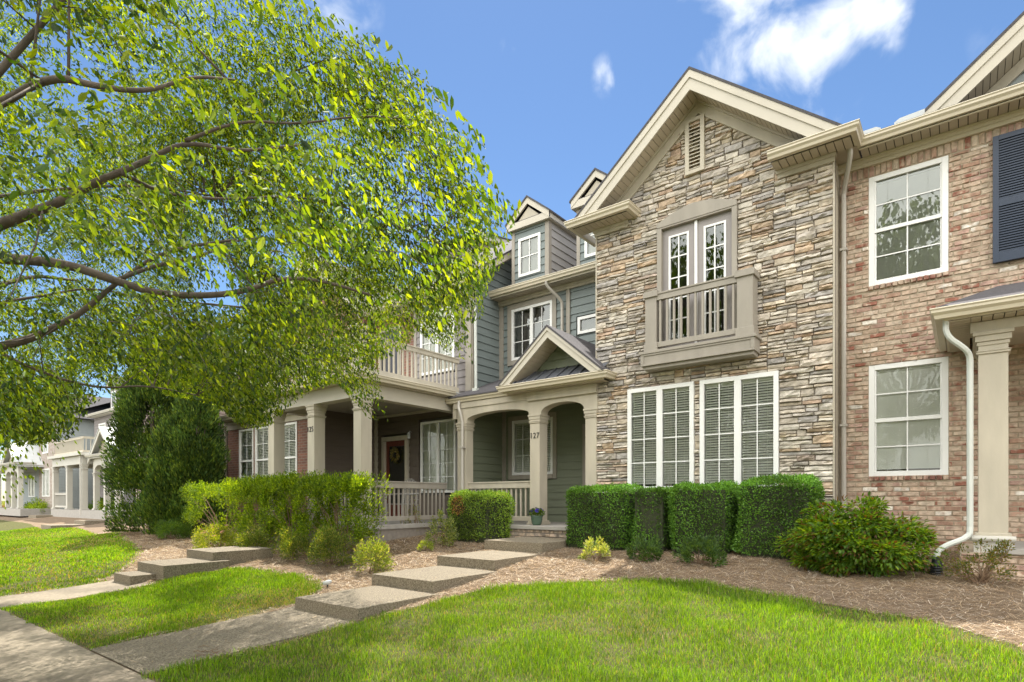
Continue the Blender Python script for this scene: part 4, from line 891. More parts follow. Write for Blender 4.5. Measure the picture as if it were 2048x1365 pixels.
    rakes((0, yq - .2, 0), mid, 3.75, (qx1 - qx0) / 2 + .2, (qx1 - qx0) / 2 + .2, .85, .22, 0, .05, H, 'porch_fascia', M['whitetrim'])
    rakes((0, yq - .2, 0), mid, 3.8, (qx1 - qx0) / 2 + .22, (qx1 - qx0) / 2 + .22, .85, .045, -.03, 2.3, H, 'porch_gable_roof', M['metalflash'])
    b = MB(); b.prism([(mid - 1.4, 2.41), (mid + 1.4, 2.41), (mid, 3.58)], yq + .1, yq + .15); b.build('porch_gable_wall', M['trim'], H)
    return H
far_house(-43.2, 'far taupe sided townhouse with white arched entry porch beyond the evergreens', M['mauve'], gm=M['shingle'])
far_house(-57.0, 'farthest pale townhouse behind the leaves at the left edge', M['ltsiding'], yo=-1.0)
# neighbour with tan side wall between 125 and the evergreens
H4 = thing('townhouse', (-21.0, 10, -.8), 'tan sided townhouse mostly hidden behind the dark evergreens', 'townhouse', 'row of townhouses')
siding((-18.35, 8.3, math.pi / 2), 0, 8, -.9, 5.0, [], M['pink'], H4, name='side_wall', lap=.2)
siding((0, 8.3, 0), -24.0, -18.35, -.9, 5.0, [(-22.5, -21.0, .2, 2.0), (-22.5, -21.0, 3.2, 4.6)], M['pink'], H4, name='front_wall')
window((0, 8.3, 0), -22.5, -21.0, .2, 2.0, H4, units=2, blind='closed'); window((0, 8.3, 0), -22.5, -21.0, 3.2, 4.6, H4, units=2, blind='closed')
b = MB(); b.box(-23.9, -18.5, 8.6, 16, -.9, 5.0); b.build('house_body', M['pink'], H4)
b = MB(); b.quad((-24.3, 7.9, 5.05), (-18.0, 7.9, 5.05), (-18.0, 12.5, 7.6), (-24.3, 12.5, 7.6)); b.quad((-24.3, 12.5, 7.6), (-18.0, 12.5, 7.6), (-18.0, 17, 5.05), (-24.3, 17, 5.05)); b.build('roof', M['shingle'], H4)
gutter([(-24.3, 8.0), (-18.0, 8.0)], 5.1, H4)

# ================================================================== GROUND
gx = np.concatenate([np.linspace(-400, -62, 20), np.linspace(-60, -16, 150), np.arange(-15.9, 6, .08), np.linspace(6.2, 30, 40), np.linspace(36, 400, 20)])
gy = np.concatenate([np.linspace(-400, -6, 20), np.linspace(-5, 1.9, 30), np.arange(1.96, 11.2, .08), np.linspace(11.4, 40, 40), np.linspace(48, 500, 20)])
XX, YY = np.meshgrid(gx, gy); ZZ = hfun(XX, YY)
bR = [G(*p) for p in [(715, 1246), (780, 1219), (860, 1196), (960, 1180), (1100, 1167), (1250, 1160), (1400, 1166), (1500, 1181), (1600, 1197), (1740, 1224), (1850, 1238), (1960, 1268), (2048, 1292)]]
bM = [G(*p) for p in [(313, 1152), (350, 1144), (400, 1139), (460, 1137), (530, 1141), (600, 1151), (638, 1164), (642, 1182), (612, 1203)]]
bL = [G(*p) for p in [(235, 1152), (268, 1127), (284, 1102), (268, 1085), (215, 1070), (150, 1056), (82, 1060), (60, 1048), (0, 1040)]]
def yb(pts, X, lo, hi):
    p = sorted((q[0], q[1]) for q in pts); return np.interp(X, [q[0] for q in p], [q[1] for q in p], left=lo, right=hi)
WK1 = (-6.88, -5.50); WK2 = (-11.62, -10.42)
def lawn_sd(X, Y):
    """positive inside the lawns (metres, roughly)"""
    rr = np.minimum(yb(bR, X, 3.9, 4.6) - Y, X - WK1[1]); mm = np.minimum(np.minimum(yb(bM, X, 3.9, 3.9) - Y, WK1[0] - X), X - WK2[1]); ll = np.minimum(yb(bL, X, 7.5, 3.6) - Y, WK2[0] - X)
    s = np.maximum(np.maximum(rr, mm), ll); s = np.minimum(s, Y - 1.97)
    s = np.where(Y < .38, .38 - Y, s); s = np.where((X > 6) & (Y < 30), np.minimum(5 - Y, 1), s); s = np.where(Y > 20, 1, s)
    return s
V = np.stack([XX.ravel(), YY.ravel(), ZZ.ravel()], 1); nx_, ny_ = len(gx), len(gy)
i0 = (np.arange(ny_ - 1)[:, None] * nx_ + np.arange(nx_ - 1)).ravel()
loops = np.stack([i0, i0 + 1, i0 + nx_ + 1, i0 + nx_], 1).ravel()
sdv = np.clip(lawn_sd(V[:, 0], V[:, 1]), -.5, .5)
gm_ = bpy.data.materials.new('lawn_and_mulch'); gm_.use_nodes = True; nt = gm_.node_tree; pb = nt.nodes['Principled BSDF']; pb.inputs['Roughness'].default_value = .95; pb.inputs['Specular IOR Level'].default_value = .1
at = N(nt, 'ShaderNodeAttribute', attribute_name='Col'); sx = N(nt, 'ShaderNodeSeparateColor'); nt.links.new(at.outputs['Color'], sx.inputs[0])
tcg = N(nt, 'ShaderNodeTexCoord'); n1 = N(nt, 'ShaderNodeTexNoise'); n1.inputs['Scale'].default_value = 14; n1.inputs['Detail'].default_value = 6; nt.links.new(tcg.outputs['Object'], n1.inputs['Vector'])
ma = N(nt, 'ShaderNodeMath', operation='MULTIPLY_ADD'); nt.links.new(n1.outputs['Fac'], ma.inputs[0]); ma.inputs[1].default_value = .08; nt.links.new(sx.outputs[0], ma.inputs[2])
st = N(nt, 'ShaderNodeMapRange'); st.inputs['From Min'].default_value = .53; st.inputs['From Max'].default_value = .56; nt.links.new(ma.outputs[0], st.inputs['Value'])
nA = N(nt, 'ShaderNodeTexNoise'); nA.inputs['Scale'].default_value = 70; nA.inputs['Detail'].default_value = 8; nt.links.new(tcg.outputs['Object'], nA.inputs['Vector'])
cm = N(nt, 'ShaderNodeMixRGB'); cm.inputs['Color1'].default_value = (.13, .095, .065, 1); cm.inputs['Color2'].default_value = (.28, .21, .145, 1); nt.links.new(nA.outputs['Fac'], cm.inputs['Fac'])
cg = N(nt, 'ShaderNodeMixRGB'); cg.inputs['Color1'].default_value = (.045, .065, .018, 1); cg.inputs['Color2'].default_value = (.15, .13, .06, 1); nt.links.new(n1.outputs['Fac'], cg.inputs['Fac'])
cx_ = N(nt, 'ShaderNodeMixRGB'); nt.links.new(st.outputs[0], cx_.inputs['Fac']); nt.links.new(cm.outputs[0], cx_.inputs['Color1']); nt.links.new(cg.outputs[0], cx_.inputs['Color2']); nt.links.new(cx_.outputs[0], pb.inputs['Base Color'])
bp = N(nt, 'ShaderNodeBump'); bp.inputs['Distance'].default_value = .02; nt.links.new(nA.outputs['Fac'], bp.inputs['Height']); nt.links.new(bp.outputs[0], pb.inputs['Normal'])
go = mesh_np('ground', V, np.full(len(i0), 4), loops, gm_, col=np.repeat((sdv[:, None] + .5), 3, 1), smooth=True); tag(go, kind='structure')

def strip(name, x0, x1, y0, y1, m, lift, joints=(), nx=2, ny=14, th=.06, sk=0):
    b = MB()
    segs = [y0] + [j for j in joints] + [y1]
    for a, c in zip(segs, segs[1:]):
        a += .004; c -= .004; k = max(1, int((c - a) / .35))
        for i in range(k):
            e, f = a + (c - a) * i / k, a + (c - a) * (i + 1) / k
            z0, z1 = float(hfun((x0 + x1) / 2, e)) + lift, float(hfun((x0 + x1) / 2, f)) + lift
            b.quad((x0, e, z0), (x1, e, z0), (x1, f, z1), (x0, f, z1)); b.quad((x1, e, z0), (x1, e, z0 - th), (x1, f, z1 - th), (x1, f, z1)); b.quad((x0, f, z1), (x0, f, z1 - th), (x0, e, z0 - th), (x0, e, z0))
    return tag(b.build(name, m), kind='structure')
b = MB(); xs = np.arange(-60, 30.1, 1.52) + .55
for a in xs: b.box(a + .004, a + 1.516, .42, 1.95, -1.56, -1.492)
tag(b.build('sidewalk', M['sidewalk'], bevel=.006), kind='structure')
strip('path', *WK1, 1.958, 4.35, M['concrete'], .012); strip('path', *WK2, 1.958, 3.9, M['sidewalk'], .012)
b = MB(); b.box(-60, 30, -9.5, -1.72, -1.66, -1.645); tag(b.build('street', M['ash']), kind='structure')
b = MB(); b.box(-60, 30, -1.72, -1.56, -1.7, -1.535); tag(b.build('kerb', M['sidewalk']), kind='structure')

def slab_steps(label, rows, group='concrete garden steps'):
    s0 = rows[0]; T = thing('garden_steps', ((s0[0] + s0[1]) / 2, s0[2], s0[4] - .16), label, 'steps', group)
    for (x0, x1, y0, y1, zt) in rows:
        b = MB(); n = 9; m = 9
        top = [[(x0 + (x1 - x0) * i / n + random.uniform(-.006, .006), y0 + (y1 - y0) * j / m + random.uniform(-.003, .003), zt + random.uniform(-.002, .002) - (.007 if i in (0, n) or j in (0, m) else 0)) for i in range(n + 1)] for j in range(m + 1)]
        base = b.verts([p for r in top for p in r])
        for j in range(m):
            for i in range(n): q = base + j * (n + 1) + i; b.face(q, q + 1, q + n + 2, q + n + 1)
        per = [top[0][i] for i in range(n + 1)] + [top[j][n] for j in range(1, m + 1)] + [top[m][i] for i in range(n - 1, -1, -1)] + [top[j][0] for j in range(m - 1, 0, -1)]
        for p, q in zip(per, per[1:] + per[:1]): b.quad(p, (p[0], p[1], zt - .28), (q[0], q[1], zt - .28), q)
        b.build('step', M['concrete'], T)
    return T
slab_steps('four aggregate concrete slab steps climbing to the stone townhouse porch', [(-6.76, -5.48, 4.14, 5.62, -1.24), (-6.88, -5.60, 5.45, 7.02, -1.085), (-6.93, -5.70, 6.85, 8.4, -.925), (-7.08, -5.76, 8.22, 9.56, -.745)])
slab_steps('three aggregate concrete slab steps leading up beside the pink flowering shrub', [(-11.45, -10.72, 3.62, 4.2, -1.24), (-11.52, -10.42, 4.0, 5.1, -1.085), (-11.62, -10.55, 4.86, 6.0, -.93)])
for lab, px, py, w in (('low concrete steps below the arched porch of the far townhouse', 82, 1057, 1.5), ('low concrete steps behind the small garden flag in the distance', 57, 1036, 1.6)):
    g = G(px, py); slab_steps(lab, [(g[0], g[0] + w, g[1] + i * 1.25, g[1] + (i + 1) * 1.3, g[2] + .17 * (i + 1)) for i in range(3)])

# ---------------------------------------------------------------- vegetation helpers
def noise3(P, sc_, seed, k=10):
    r = np.random.default_rng(seed); o = np.zeros(len(P))
    for i in range(k):
        d = r.normal(size=3); d /= np.linalg.norm(d); f = sc_ * r.uniform(.6, 1.7); o += np.sin(P @ d * f + r.uniform(0, 6.28))
    return o / math.sqrt(k)
def unit(v): return v / np.maximum(1e-9, np.linalg.norm(v, axis=1, keepdims=True))
def leaves(name, P, D, Nn, L, W, col, m, parent=None, hexa=False):
    D = unit(D); S = unit(np.cross(D, Nn)); Q = unit(np.cross(S, D)); n = len(P)
    L = np.broadcast_to(L, (n,))[:, None]; W = np.broadcast_to(W, (n,))[:, None]
    if hexa:
        V = np.stack([P, P + D * L * .28 + S * W * .42 + Q * W * .12, P + D * L * .62 + S * W * .40 + Q * W * .1, P + D * L - Q * L * .1, P + D * L * .62 - S * W * .40 + Q * W * .1, P + D * L * .28 - S * W * .42 + Q * W * .12], 1)
        k = 6; base = (np.arange(n) * 6)[:, None]
        loops = (base + np.array([0, 1, 2, 3, 0, 3, 4, 5])[None]).ravel(); sizes = np.full(n * 2, 4)
    else:
        V = np.stack([P, P + D * L * .45 + S * W * .5, P + D * L, P + D * L * .45 - S * W * .5], 1); k = 4; loops = np.arange(n * 4); sizes = np.full(n, 4)
    return mesh_np(name, V.reshape(-1, 3), sizes, loops, m, parent, np.repeat(col, k, 0))
def colours(n, base, var=.25, r=rng):
    base = np.array(base); idx = r.integers(0, len(base), n); c = base[idx] * r.uniform(1 - var, 1 + var, (n, 1)); return np.clip(c, 0, 1)
def sticks(name, segs, m, parent):
    b = MB()
    for pts, r0, r1, n in segs:
        k = len(pts); b.tube(pts, [r0 + (r1 - r0) * i / (k - 1) for i in range(k)], n)
    return b.build(name, m, parent, smooth=True)
def rand_unit(n, r=rng): return unit(r.normal(size=(n, 3)))

def box_hedge(x0, x1, y0, y1, z0, z1, label, cols, group, dens=3400, leaf=.034, fuzz=.035, brown=None, seed=1, name='boxwood_hedge', rnd=.17):
    r = np.random.default_rng(seed); T = thing(name, ((x0 + x1) / 2, (y0 + y1) / 2, z0), label, 'hedge', group)
    cx, cy, cz = (x0 + x1) / 2, (y0 + y1) / 2, (z0 + z1) / 2; hx, hy, hz = (x1 - x0) / 2, (y1 - y0) / 2, (z1 - z0) / 2
    A = 4 * (hx * hz * 2 + hy * hz * 2 + hx * hy); n = int(A * dens)
    U = r.uniform(-1, 1, (n, 3)); a = np.array([hy * hz, hx * hz, hx * hy * .6]); ax = r.choice(3, n, p=a / a.sum()); sg = np.where(r.random(n) < .5, -1, 1); sg = np.where(ax == 2, 1, sg)
    U[np.arange(n), ax] = sg
    h = np.array([hx, hy, hz]); P = U * h
    # rounded edges
    q = np.abs(P) - (h - rnd); q = np.clip(q, 0, None); ln = np.linalg.norm(q, axis=1); k = np.where(ln > 1e-6, np.minimum(1, rnd / np.maximum(ln, 1e-6)), 1)
    P = np.sign(P) * (np.minimum(np.abs(P), h - rnd) + q * k[:, None]); nr = unit(np.sign(P) * q + 1e-6)
    P[:, 2] += .02
    P = P + nr * (r.normal(size=(n, 1)) * fuzz * .5 + .038 * noise3(P + seed, 4, seed)[:, None] + .02 * noise3(P + seed, 12, seed)[:, None]) - nr * (r.random((n, 1)) ** 3) * .06
    Pw = P + np.array([cx, cy, cz]); Pw[:, 2] = np.maximum(Pw[:, 2], z0 + .03)
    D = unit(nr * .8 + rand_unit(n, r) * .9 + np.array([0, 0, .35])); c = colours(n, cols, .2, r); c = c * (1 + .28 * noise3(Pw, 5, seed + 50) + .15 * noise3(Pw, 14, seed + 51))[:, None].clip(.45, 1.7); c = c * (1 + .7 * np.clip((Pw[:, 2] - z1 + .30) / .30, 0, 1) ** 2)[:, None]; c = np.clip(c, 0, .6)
    if brown is not None:
        bx, bz, br_ = brown; m_ = ((Pw[:, 0] - bx) ** 2 + (Pw[:, 2] - bz) ** 2 < br_ ** 2) & (P[:, 1] < 0) & (r.random(n) < .75); c[m_] = np.array([.32, .17, .06]) * r.uniform(.7, 1.3, (m_.sum(), 1))
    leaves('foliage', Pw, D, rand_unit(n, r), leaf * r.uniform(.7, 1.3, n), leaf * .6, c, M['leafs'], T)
    b = MB(); e = .07; b.box(x0 + e, x1 - e, y0 + e, y1 - e, z0 - .02, z1 - e); b.build('branch_core', M['hedgecore'], T)
    return T
M['leafs'] = leafmat('small_leaf', .28, .4)
M['hedgecore'] = mat('dark_twigs', (.03, .035, .015), .95, .5, 30)

def shrub(c, rx, ry, rz, n, leaf, cols, label, name='shrub', cat='shrub', group=None, clumps=26, csize=.34, stems=9, seed=1, m='leaf', wl=.45, droop=0, tips=None, flat=0, low=.0, lean=None, hexa=False, shell=.55, boxy=False):
    """leaf clumps spread through an uneven volume over real stems; c = base point on the ground"""
    r = np.random.default_rng(seed); T = thing(name, c, label, cat, group); c = np.array(c)
    u = unit(r.normal(size=(clumps, 3))); u[:, 2] = np.abs(u[:, 2]) * (1) - low * 0.0; rad = r.uniform(shell, 1, clumps)[:, None]
    K = u * rad; K[:, 2] = K[:, 2] * .95 + .12; K = K * np.array([rx, ry, rz]) * .88; K[:, 2] = np.clip(K[:, 2], rz * (.12 + low), rz)
    if boxy:
        q = r.uniform(-1, 1, (clumps, 3)); ax = r.choice(3, clumps, p=[.2, .35, .45]); s_ = np.where(r.random(clumps) < .5, -1, 1); s_ = np.where(ax == 2, 1, s_); q[np.arange(clumps), ax] = s_ * r.uniform(.8, 1, clumps)
        K = np.stack([q[:, 0] * rx * .92, q[:, 1] * ry * .9, rz * (.55 + .39 * q[:, 2])], 1)
    if lean is not None: K[:, :2] += K[:, 2:3] * np.array(lean)
    idx = r.integers(0, clumps, n); cs_ = csize * np.array([rx, ry, rz * .8]) * r.uniform(.6, 1.25, (clumps, 1))
    off = unit(r.normal(size=(n, 3))) * (r.random((n, 1)) ** .45); P = K[idx] + off * cs_[idx]
    P[:, 2] = np.maximum(P[:, 2], .03); D = unit(off + unit(P) * .6 + np.array([0, 0, .3 - droop]) + .5 * rand_unit(n, r))
    Nn = rand_unit(n, r) * (1 - flat) + np.array([0, 0, 1.0]) * (.6 + flat)
    cc = colours(n, cols, .28, r) * (.85 + .3 * r.random((clumps, 1)))[idx]
    leaves('foliage', P + c, D, Nn, leaf * r.uniform(.65, 1.3, n), leaf * wl * r.uniform(.8, 1.2, n), cc, M[m], T, hexa=hexa)
    segs = []
    for i in range(stems):
        k = K[r.integers(0, clumps)]; a = r.uniform(-.08, .08, 2) * min(1, rx * 2); p0 = np.array([a[0], a[1], -.03]); md = (p0 + k) / 2 * np.array([.8, .8, 1.1]) + r.normal(size=3) * .03 * rz
        segs.append(([tuple(c + p0), tuple(c + p0 * .6 + md * .5), tuple(c + md), tuple(c + (md + k) / 2 + r.normal(size=3) * .02), tuple(c + k)], .006 + .008 * rz, .002, 5))
    if segs: sticks('stem', segs, M['stem'], T)
    if tips:                                          # blossoms
        tn, tcol, ts = tips; j = r.choice(n, min(n, 4 * tn), replace=False); j = j[np.argsort(-P[j, 2])][:tn]
        base = np.repeat(P[j] + c + [0, 0, .03], 22, 0); m_ = len(base); o = rand_unit(m_, r) * r.random((m_, 1)) * ts; o[:, 2] *= .35
        leaves('blossom', base + o, rand_unit(m_, r) + [0, 0, .6], rand_unit(m_, r), .016, .014, colours(m_, tcol, .2, r), M['petal'], T)
    return T
def ypx(px, Y): x = XatY(px, Y); return (x, Y, float(hfun(x, Y)))
def basepx(px, py, dz=0): g = G(px, py); return (g[0], g[1], g[2] + dz)

# ---------------------------------------------------------------- hedges
BG = [(.07, .16, .022), (.09, .19, .026), (.12, .24, .035), (.05, .12, .018)]
gH = 'clipped boxwood hedges below the white windows'
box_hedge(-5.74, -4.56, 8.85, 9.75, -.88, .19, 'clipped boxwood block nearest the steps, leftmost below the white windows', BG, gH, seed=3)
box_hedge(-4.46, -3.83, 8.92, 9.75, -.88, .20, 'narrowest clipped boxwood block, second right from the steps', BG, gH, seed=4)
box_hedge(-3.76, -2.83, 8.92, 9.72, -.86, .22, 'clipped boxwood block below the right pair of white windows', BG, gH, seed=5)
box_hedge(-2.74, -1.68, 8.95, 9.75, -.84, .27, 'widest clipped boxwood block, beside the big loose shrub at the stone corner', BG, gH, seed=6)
box_hedge(-8.62, -7.45, 8.75, 9.6, -.88, .12, 'sunlit boxwood block with a browned patch in front of the porch railing', [(.19, .30, .035), (.14, .24, .03), (.25, .36, .05), (.09, .17, .02)], None, seed=8, brown=(-8.25, -.12, .2), rnd=.2, fuzz=.05)  # sunlight put into the leaf colour: brighter greens where the house casts shade
LG = [(.16, .27, .02), (.11, .20, .018), (.23, .33, .025), (.07, .14, .014)]
gL = 'loose green shrubs along the deep porch'
for i, (px0, px1, top, lab) in enumerate([(392, 512, .50, 'loose bright green shrub at the left end of the porch hedge'), (500, 560, .56, 'narrow loose green shrub in front of the left porch column'), (552, 640, .58, 'loose green shrub with bare brown twigs in front of the middle porch column'),
                                       (628, 742, .55, 'tall loose green shrub in front of the right porch column')]):
    Y = 6.8; x0, x1 = XatY(px0, Y), XatY(px1, Y); x = (x0 + x1) / 2; z = float(hfun(x, Y)); shrub((x, Y, z), (x1 - x0) / 2 + .08, .42, top - z - .13, 17000, .05, LG, lab, name='porch_shrub', group=gL, clumps=110, csize=.19, stems=20, seed=20 + i, m='leaf', low=.12, wl=.42, boxy=True)
# lower shrubs
YG = [(.24, .30, .05), (.17, .25, .04), (.30, .33, .08), (.12, .19, .03)]
shrub(basepx(432, 1104), .62, .5, .62, 6500, .035, YG, 'yellow green spirea with pink flower heads beside the small steps', name='spirea', clumps=40, csize=.3, seed=31, tips=(26, [(.5, .25, .38), (.6, .35, .45)], .05), wl=.5)
shrub(basepx(350, 1078), .7, .5, .6, 5000, .045, [(.05, .11, .03), (.08, .15, .03)], 'dark green shrub between the evergreens and the spirea', seed=32, clumps=34)
AG = [(.10, .17, .035), (.15, .21, .05), (.07, .13, .03), (.26, .28, .09)]
shrub(ypx(508, 6.05), .40, .4, .60, 4500, .034, AG, 'olive green abelia touching the right side of the spirea', name='abelia', group='abelia shrubs in the pine straw', clumps=30, seed=33, stems=12)
shrub(ypx(590, 6.05), .42, .4, .58, 4500, .036, AG, 'spreading abelia between the olive one and the upright one', name='abelia', group='abelia shrubs in the pine straw', clumps=28, seed=34, stems=12)
shrub(ypx(665, 6.05), .42, .4, .64, 4800, .038, AG, 'upright abelia with orange stems below the tall porch shrub', name='abelia', group='abelia shrubs in the pine straw', clumps=28, seed=35, stems=14)
shrub(ypx(747, 6.05), .33, .33, .60, 3600, .038, [(.17, .24, .06), (.12, .19, .04), (.3, .33, .14)], 'round pale green abelia standing alone before the porch railing', name='abelia', group='abelia shrubs in the pine straw', clumps=22, seed=36, stems=10)
shrub(basepx(886, 1092), .36, .3, .72, 1900, .045, [(.20, .27, .11), (.12, .19, .06), (.32, .36, .2)], 'airy pale leaved shrub left of the sunlit boxwood', name='gardenia', clumps=24, csize=.22, seed=37, stems=9)
shrub(basepx(826, 1072), .36, .3, .95, 520, .04, [(.22, .22, .09), (.13, .17, .05)], 'straggly half bare rose bush before the porch railing', name='rose_bush', clumps=26, csize=.18, seed=38, stems=14)
shrub(basepx(852, 1103), .14, .14, .24, 420, .04, [(.24, .34, .06), (.3, .38, .1)], 'tiny bright green seedling in the pine straw', name='seedling', cat='plant', clumps=8, seed=39, stems=4)
shrub(basepx(812, 1068), .24, .2, .3, 260, .04, [(.22, .12, .06), (.16, .09, .05)], 'low dry brown tuft below the porch railing', name='dry_tuft', cat='plant', clumps=14, seed=40, stems=16)
gS = 'young shrubs planted in front of the boxwood'
shrub(basepx(1190, 1122), .27, .25, .42, 900, .055, [(.26, .33, .14), (.16, .24, .08), (.36, .4, .22)], 'sunlit cream green young shrub beside the top step', name='young_shrub', group=gS, clumps=20, csize=.2, seed=41, stems=9, wl=.38)
shrub(basepx(1290, 1122), .33, .3, .48, 1500, .05, [(.07, .14, .05), (.10, .18, .06), (.05, .10, .04)], 'shaded young shrub below the narrow boxwood block', name='young_shrub', group=gS, clumps=22, csize=.24, seed=42, stems=9)
shrub(basepx(1402, 1128), .40, .34, .42, 1900, .05, [(.07, .14, .05), (.10, .18, .06), (.05, .10, .04)], 'widest young shrub, nearest the big loose shrub', name='young_shrub', group=gS, clumps=24, csize=.24, seed=43, stems=9)
g = basepx(1705, 1150)
shrub((g[0] - .02, g[1] + .22, g[2]), 1.0, .62, .98, 19000, .058, [(.11, .22, .03), (.17, .30, .035), (.07, .15, .025), (.22, .33, .04), (.12, .24, .03), (.09, .18, .03), (.10, .20, .03), (.17, .10, .045)], 'big loose nandina with orange tinged leaves at the corner of stone and brick', name='nandina', clumps=110, csize=.19, seed=44, stems=20, wl=.55, flat=.5, shell=.45, hexa=True, droop=.75)
shrub(ypx(1962, 8.3), .42, .3, .58, 1500, .034, [(.12, .15, .04), (.18, .14, .05), (.08, .12, .04)], 'sparse twiggy azalea in front of the brick porch base', name='azalea', clumps=26, csize=.2, seed=45, stems=36, wl=.4)
# far-left planting
far = [(20, 1012, 1.5, .75, YG, 'sunlit yellow green shrub at the far left edge'), (75, 1030, 2.2, 1.15, LG, 'wide bright green shrub behind the far steps'), (10, 1030, 1.3, .6, [(.35, .22, .12), (.3, .25, .1)], 'orange tinged shrub at the left edge'),
       (135, 1000, 2.6, 1.75, [(.035, .08, .03), (.05, .10, .03)], 'dark green hedge below the far balcony'), (150, 1020, .9, .8, [(.22, .14, .09), (.15, .12, .05)], 'reddish shrub beside the garden flag'),
       (195, 1030, 1.1, 1.0, [(.06, .13, .03), (.10, .18, .03)], 'mounded green shrub below the arched far porch'), (228, 1032, .9, 1.1, LG, 'bright green shrub touching the left evergreen')]
for i, (px, py, w, h, cc, lab) in enumerate(far): shrub(basepx(px, py), w, .8, h, 3600, .09, cc, lab, name='garden_shrub', group='shrubs before the far townhouses', clumps=36, csize=.3, seed=60 + i, stems=6)

# ---------------------------------------------------------------- evergreens
def evergreen(c, R, H, label, seed, n=26000, lean=0):
    r = np.random.default_rng(seed); T = thing('evergreen_tree', c, label, 'tree', 'dark evergreens beside the porch'); c = np.array(c)
    K = 170; t = r.random(K) ** .8; a = r.uniform(0, 2 * math.pi, K); prof = np.interp(t, [0, .12, .45, .8, 1], [.95, 1, .9, .55, .1]) * R
    kr = prof * r.uniform(.5, 1.0, K); Kp = np.stack([kr * np.cos(a), kr * np.sin(a), .15 + t * (H - .2)], 1)
    idx = r.integers(0, K, n); off = unit(r.normal(size=(n, 3))) * (r.random((n, 1)) ** .5) * np.array([.30, .30, .42]) * (R ** .5)
    P = Kp[idx] + off; P[:, 2] = np.clip(P[:, 2], .1, H)
    out_ = unit(np.stack([P[:, 0], P[:, 1], np.full(n, .6)], 1)); D = unit(out_ + .5 * rand_unit(n, r) + np.array([0, 0, .5]))
    cc = colours(n, [(.055, .11, .02), (.085, .15, .025), (.14, .20, .03), (.035, .07, .018)], .3, r) * r.uniform(.6, 1.4, (K, 1))[idx]
    leaves('foliage', P + c, D, rand_unit(n, r), r.uniform(.07, .15, n), .035, cc, M['needle'], T)
    segs = [([tuple(c + [0, 0, -.1]), tuple(c + [.03, 0, H * .5]), tuple(c + [0, .02, H * .93])], .09, .02, 8)]
    for i in range(26):
        k = Kp[r.integers(0, K)]; z0 = k[2] * .75; segs.append(([tuple(c + [0, 0, z0]), tuple(c + k * [.6, .6, 0] + [0, 0, z0 + (k[2] - z0) * .3]), tuple(c + k)], .02, .005, 5))
    sticks('trunk', segs, M['bark'], T); return T
def evp(px, d, z=-1.0): r_ = ray(px, 1000); return (r_[0] * d, r_[1] * d, z)
evergreen(evp(303, 17.8, -1.05), 1.12, 5.9, 'tall dark evergreen, left of the pair beside the tan townhouse', 71, 60000)
evergreen(evp(352, 16.4, -1.05), .8, 3.3, 'short rounded evergreen in front of the tall pair', 72, 36000)
evergreen(evp(394, 16.4, -1.05), .70, 5.2, 'tall dark evergreen nearest the brick bay', 73, 56000)

# ---------------------------------------------------------------- big street tree
def ptd(px, py, d): r_ = ray(px, py); return r_ * d
TR = thing('street_tree', (-5.75, .12, -1.52), 'broad street tree with drooping bright green leaves over the sidewalk', 'tree', 'street trees in the verge')
base = np.array([-5.75, .12, -1.52]); fork = np.array([-5.72, .16, .1])
limbs = []
def limb(pts, r0, r1): limbs.append((np.array(smooth_path(pts, 2)), r0, r1))
limb([fork, ptd(-60, 515, 4.5), ptd(60, 520, 4.35), ptd(140, 530, 4.3), ptd(230, 562, 4.25), ptd(320, 590, 4.2), ptd(430, 592, 4.25), ptd(500, 580, 4.35), ptd(560, 556, 4.5), ptd(640, 560, 4.7), ptd(740, 590, 4.9)], .075, .012)
limb([fork, ptd(-80, 740, 4.6), ptd(0, 692, 4.4), ptd(60, 680, 4.3), ptd(115, 652, 4.3), ptd(165, 625, 4.3), ptd(240, 560, 4.4), ptd(330, 500, 4.6), ptd(470, 480, 4.8)], .07, .012)
limb([fork, ptd(-60, 640, 5.2), ptd(0, 708, 5.2), ptd(60, 735, 5.3), ptd(130, 762, 5.5), ptd(210, 778, 5.7), ptd(290, 770, 5.9), ptd(400, 792, 6.1)], .035, .008)
limb([fork, ptd(-60, 480, 4.0), ptd(0, 448, 3.7), ptd(60, 428, 3.7), ptd(130, 400, 3.7), ptd(190, 365, 3.7), ptd(240, 345, 3.7), ptd(300, 318, 3.8), ptd(370, 282, 3.9), ptd(480, 305, 4.1), ptd(600, 290, 4.2)], .07, .01)
limb([fork, ptd(-200, 300, 3.4), ptd(0, 210, 3.0), ptd(100, 150, 2.8), ptd(200, 175, 2.8), ptd(300, 185, 2.9), ptd(380, 152, 3.0), ptd(470, 160, 3.2)], .05, .006)
limb([ptd(230, 562, 4.25), ptd(320, 528, 4.4), ptd(400, 515, 4.6), ptd(470, 480, 4.8), ptd(540, 476, 5.0), ptd(650, 500, 5.2), ptd(760, 480, 5.3)], .025, .006)
limb([fork, ptd(-60, 620, 4.8), ptd(20, 602, 4.9), ptd(100, 590, 5.0), ptd(180, 574, 5.2), ptd(300, 600, 5.4), ptd(420, 608, 5.6)], .03, .006)
limb([ptd(240, 345, 3.7), ptd(330, 390, 4.1), ptd(450, 400, 4.5), ptd(600, 390, 4.8), ptd(740, 430, 4.9), ptd(860, 480, 4.9)], .022, .005)
limb([ptd(370, 282, 3.9), ptd(480, 240, 4.0), ptd(600, 250, 4.1), ptd(720, 230, 4.1), ptd(830, 240, 4.0)], .02, .005)
limb([fork, base + [.1, .3, 3.4], base + [.3, .9, 4.6], base + [.5, 1.4, 5.6]], .07, .02)
limb([fork, base + [-.4, -.2, 3.2], base + [-1.2, -.6, 4.6], base + [-2.0, -.8, 5.4]], .07, .015)
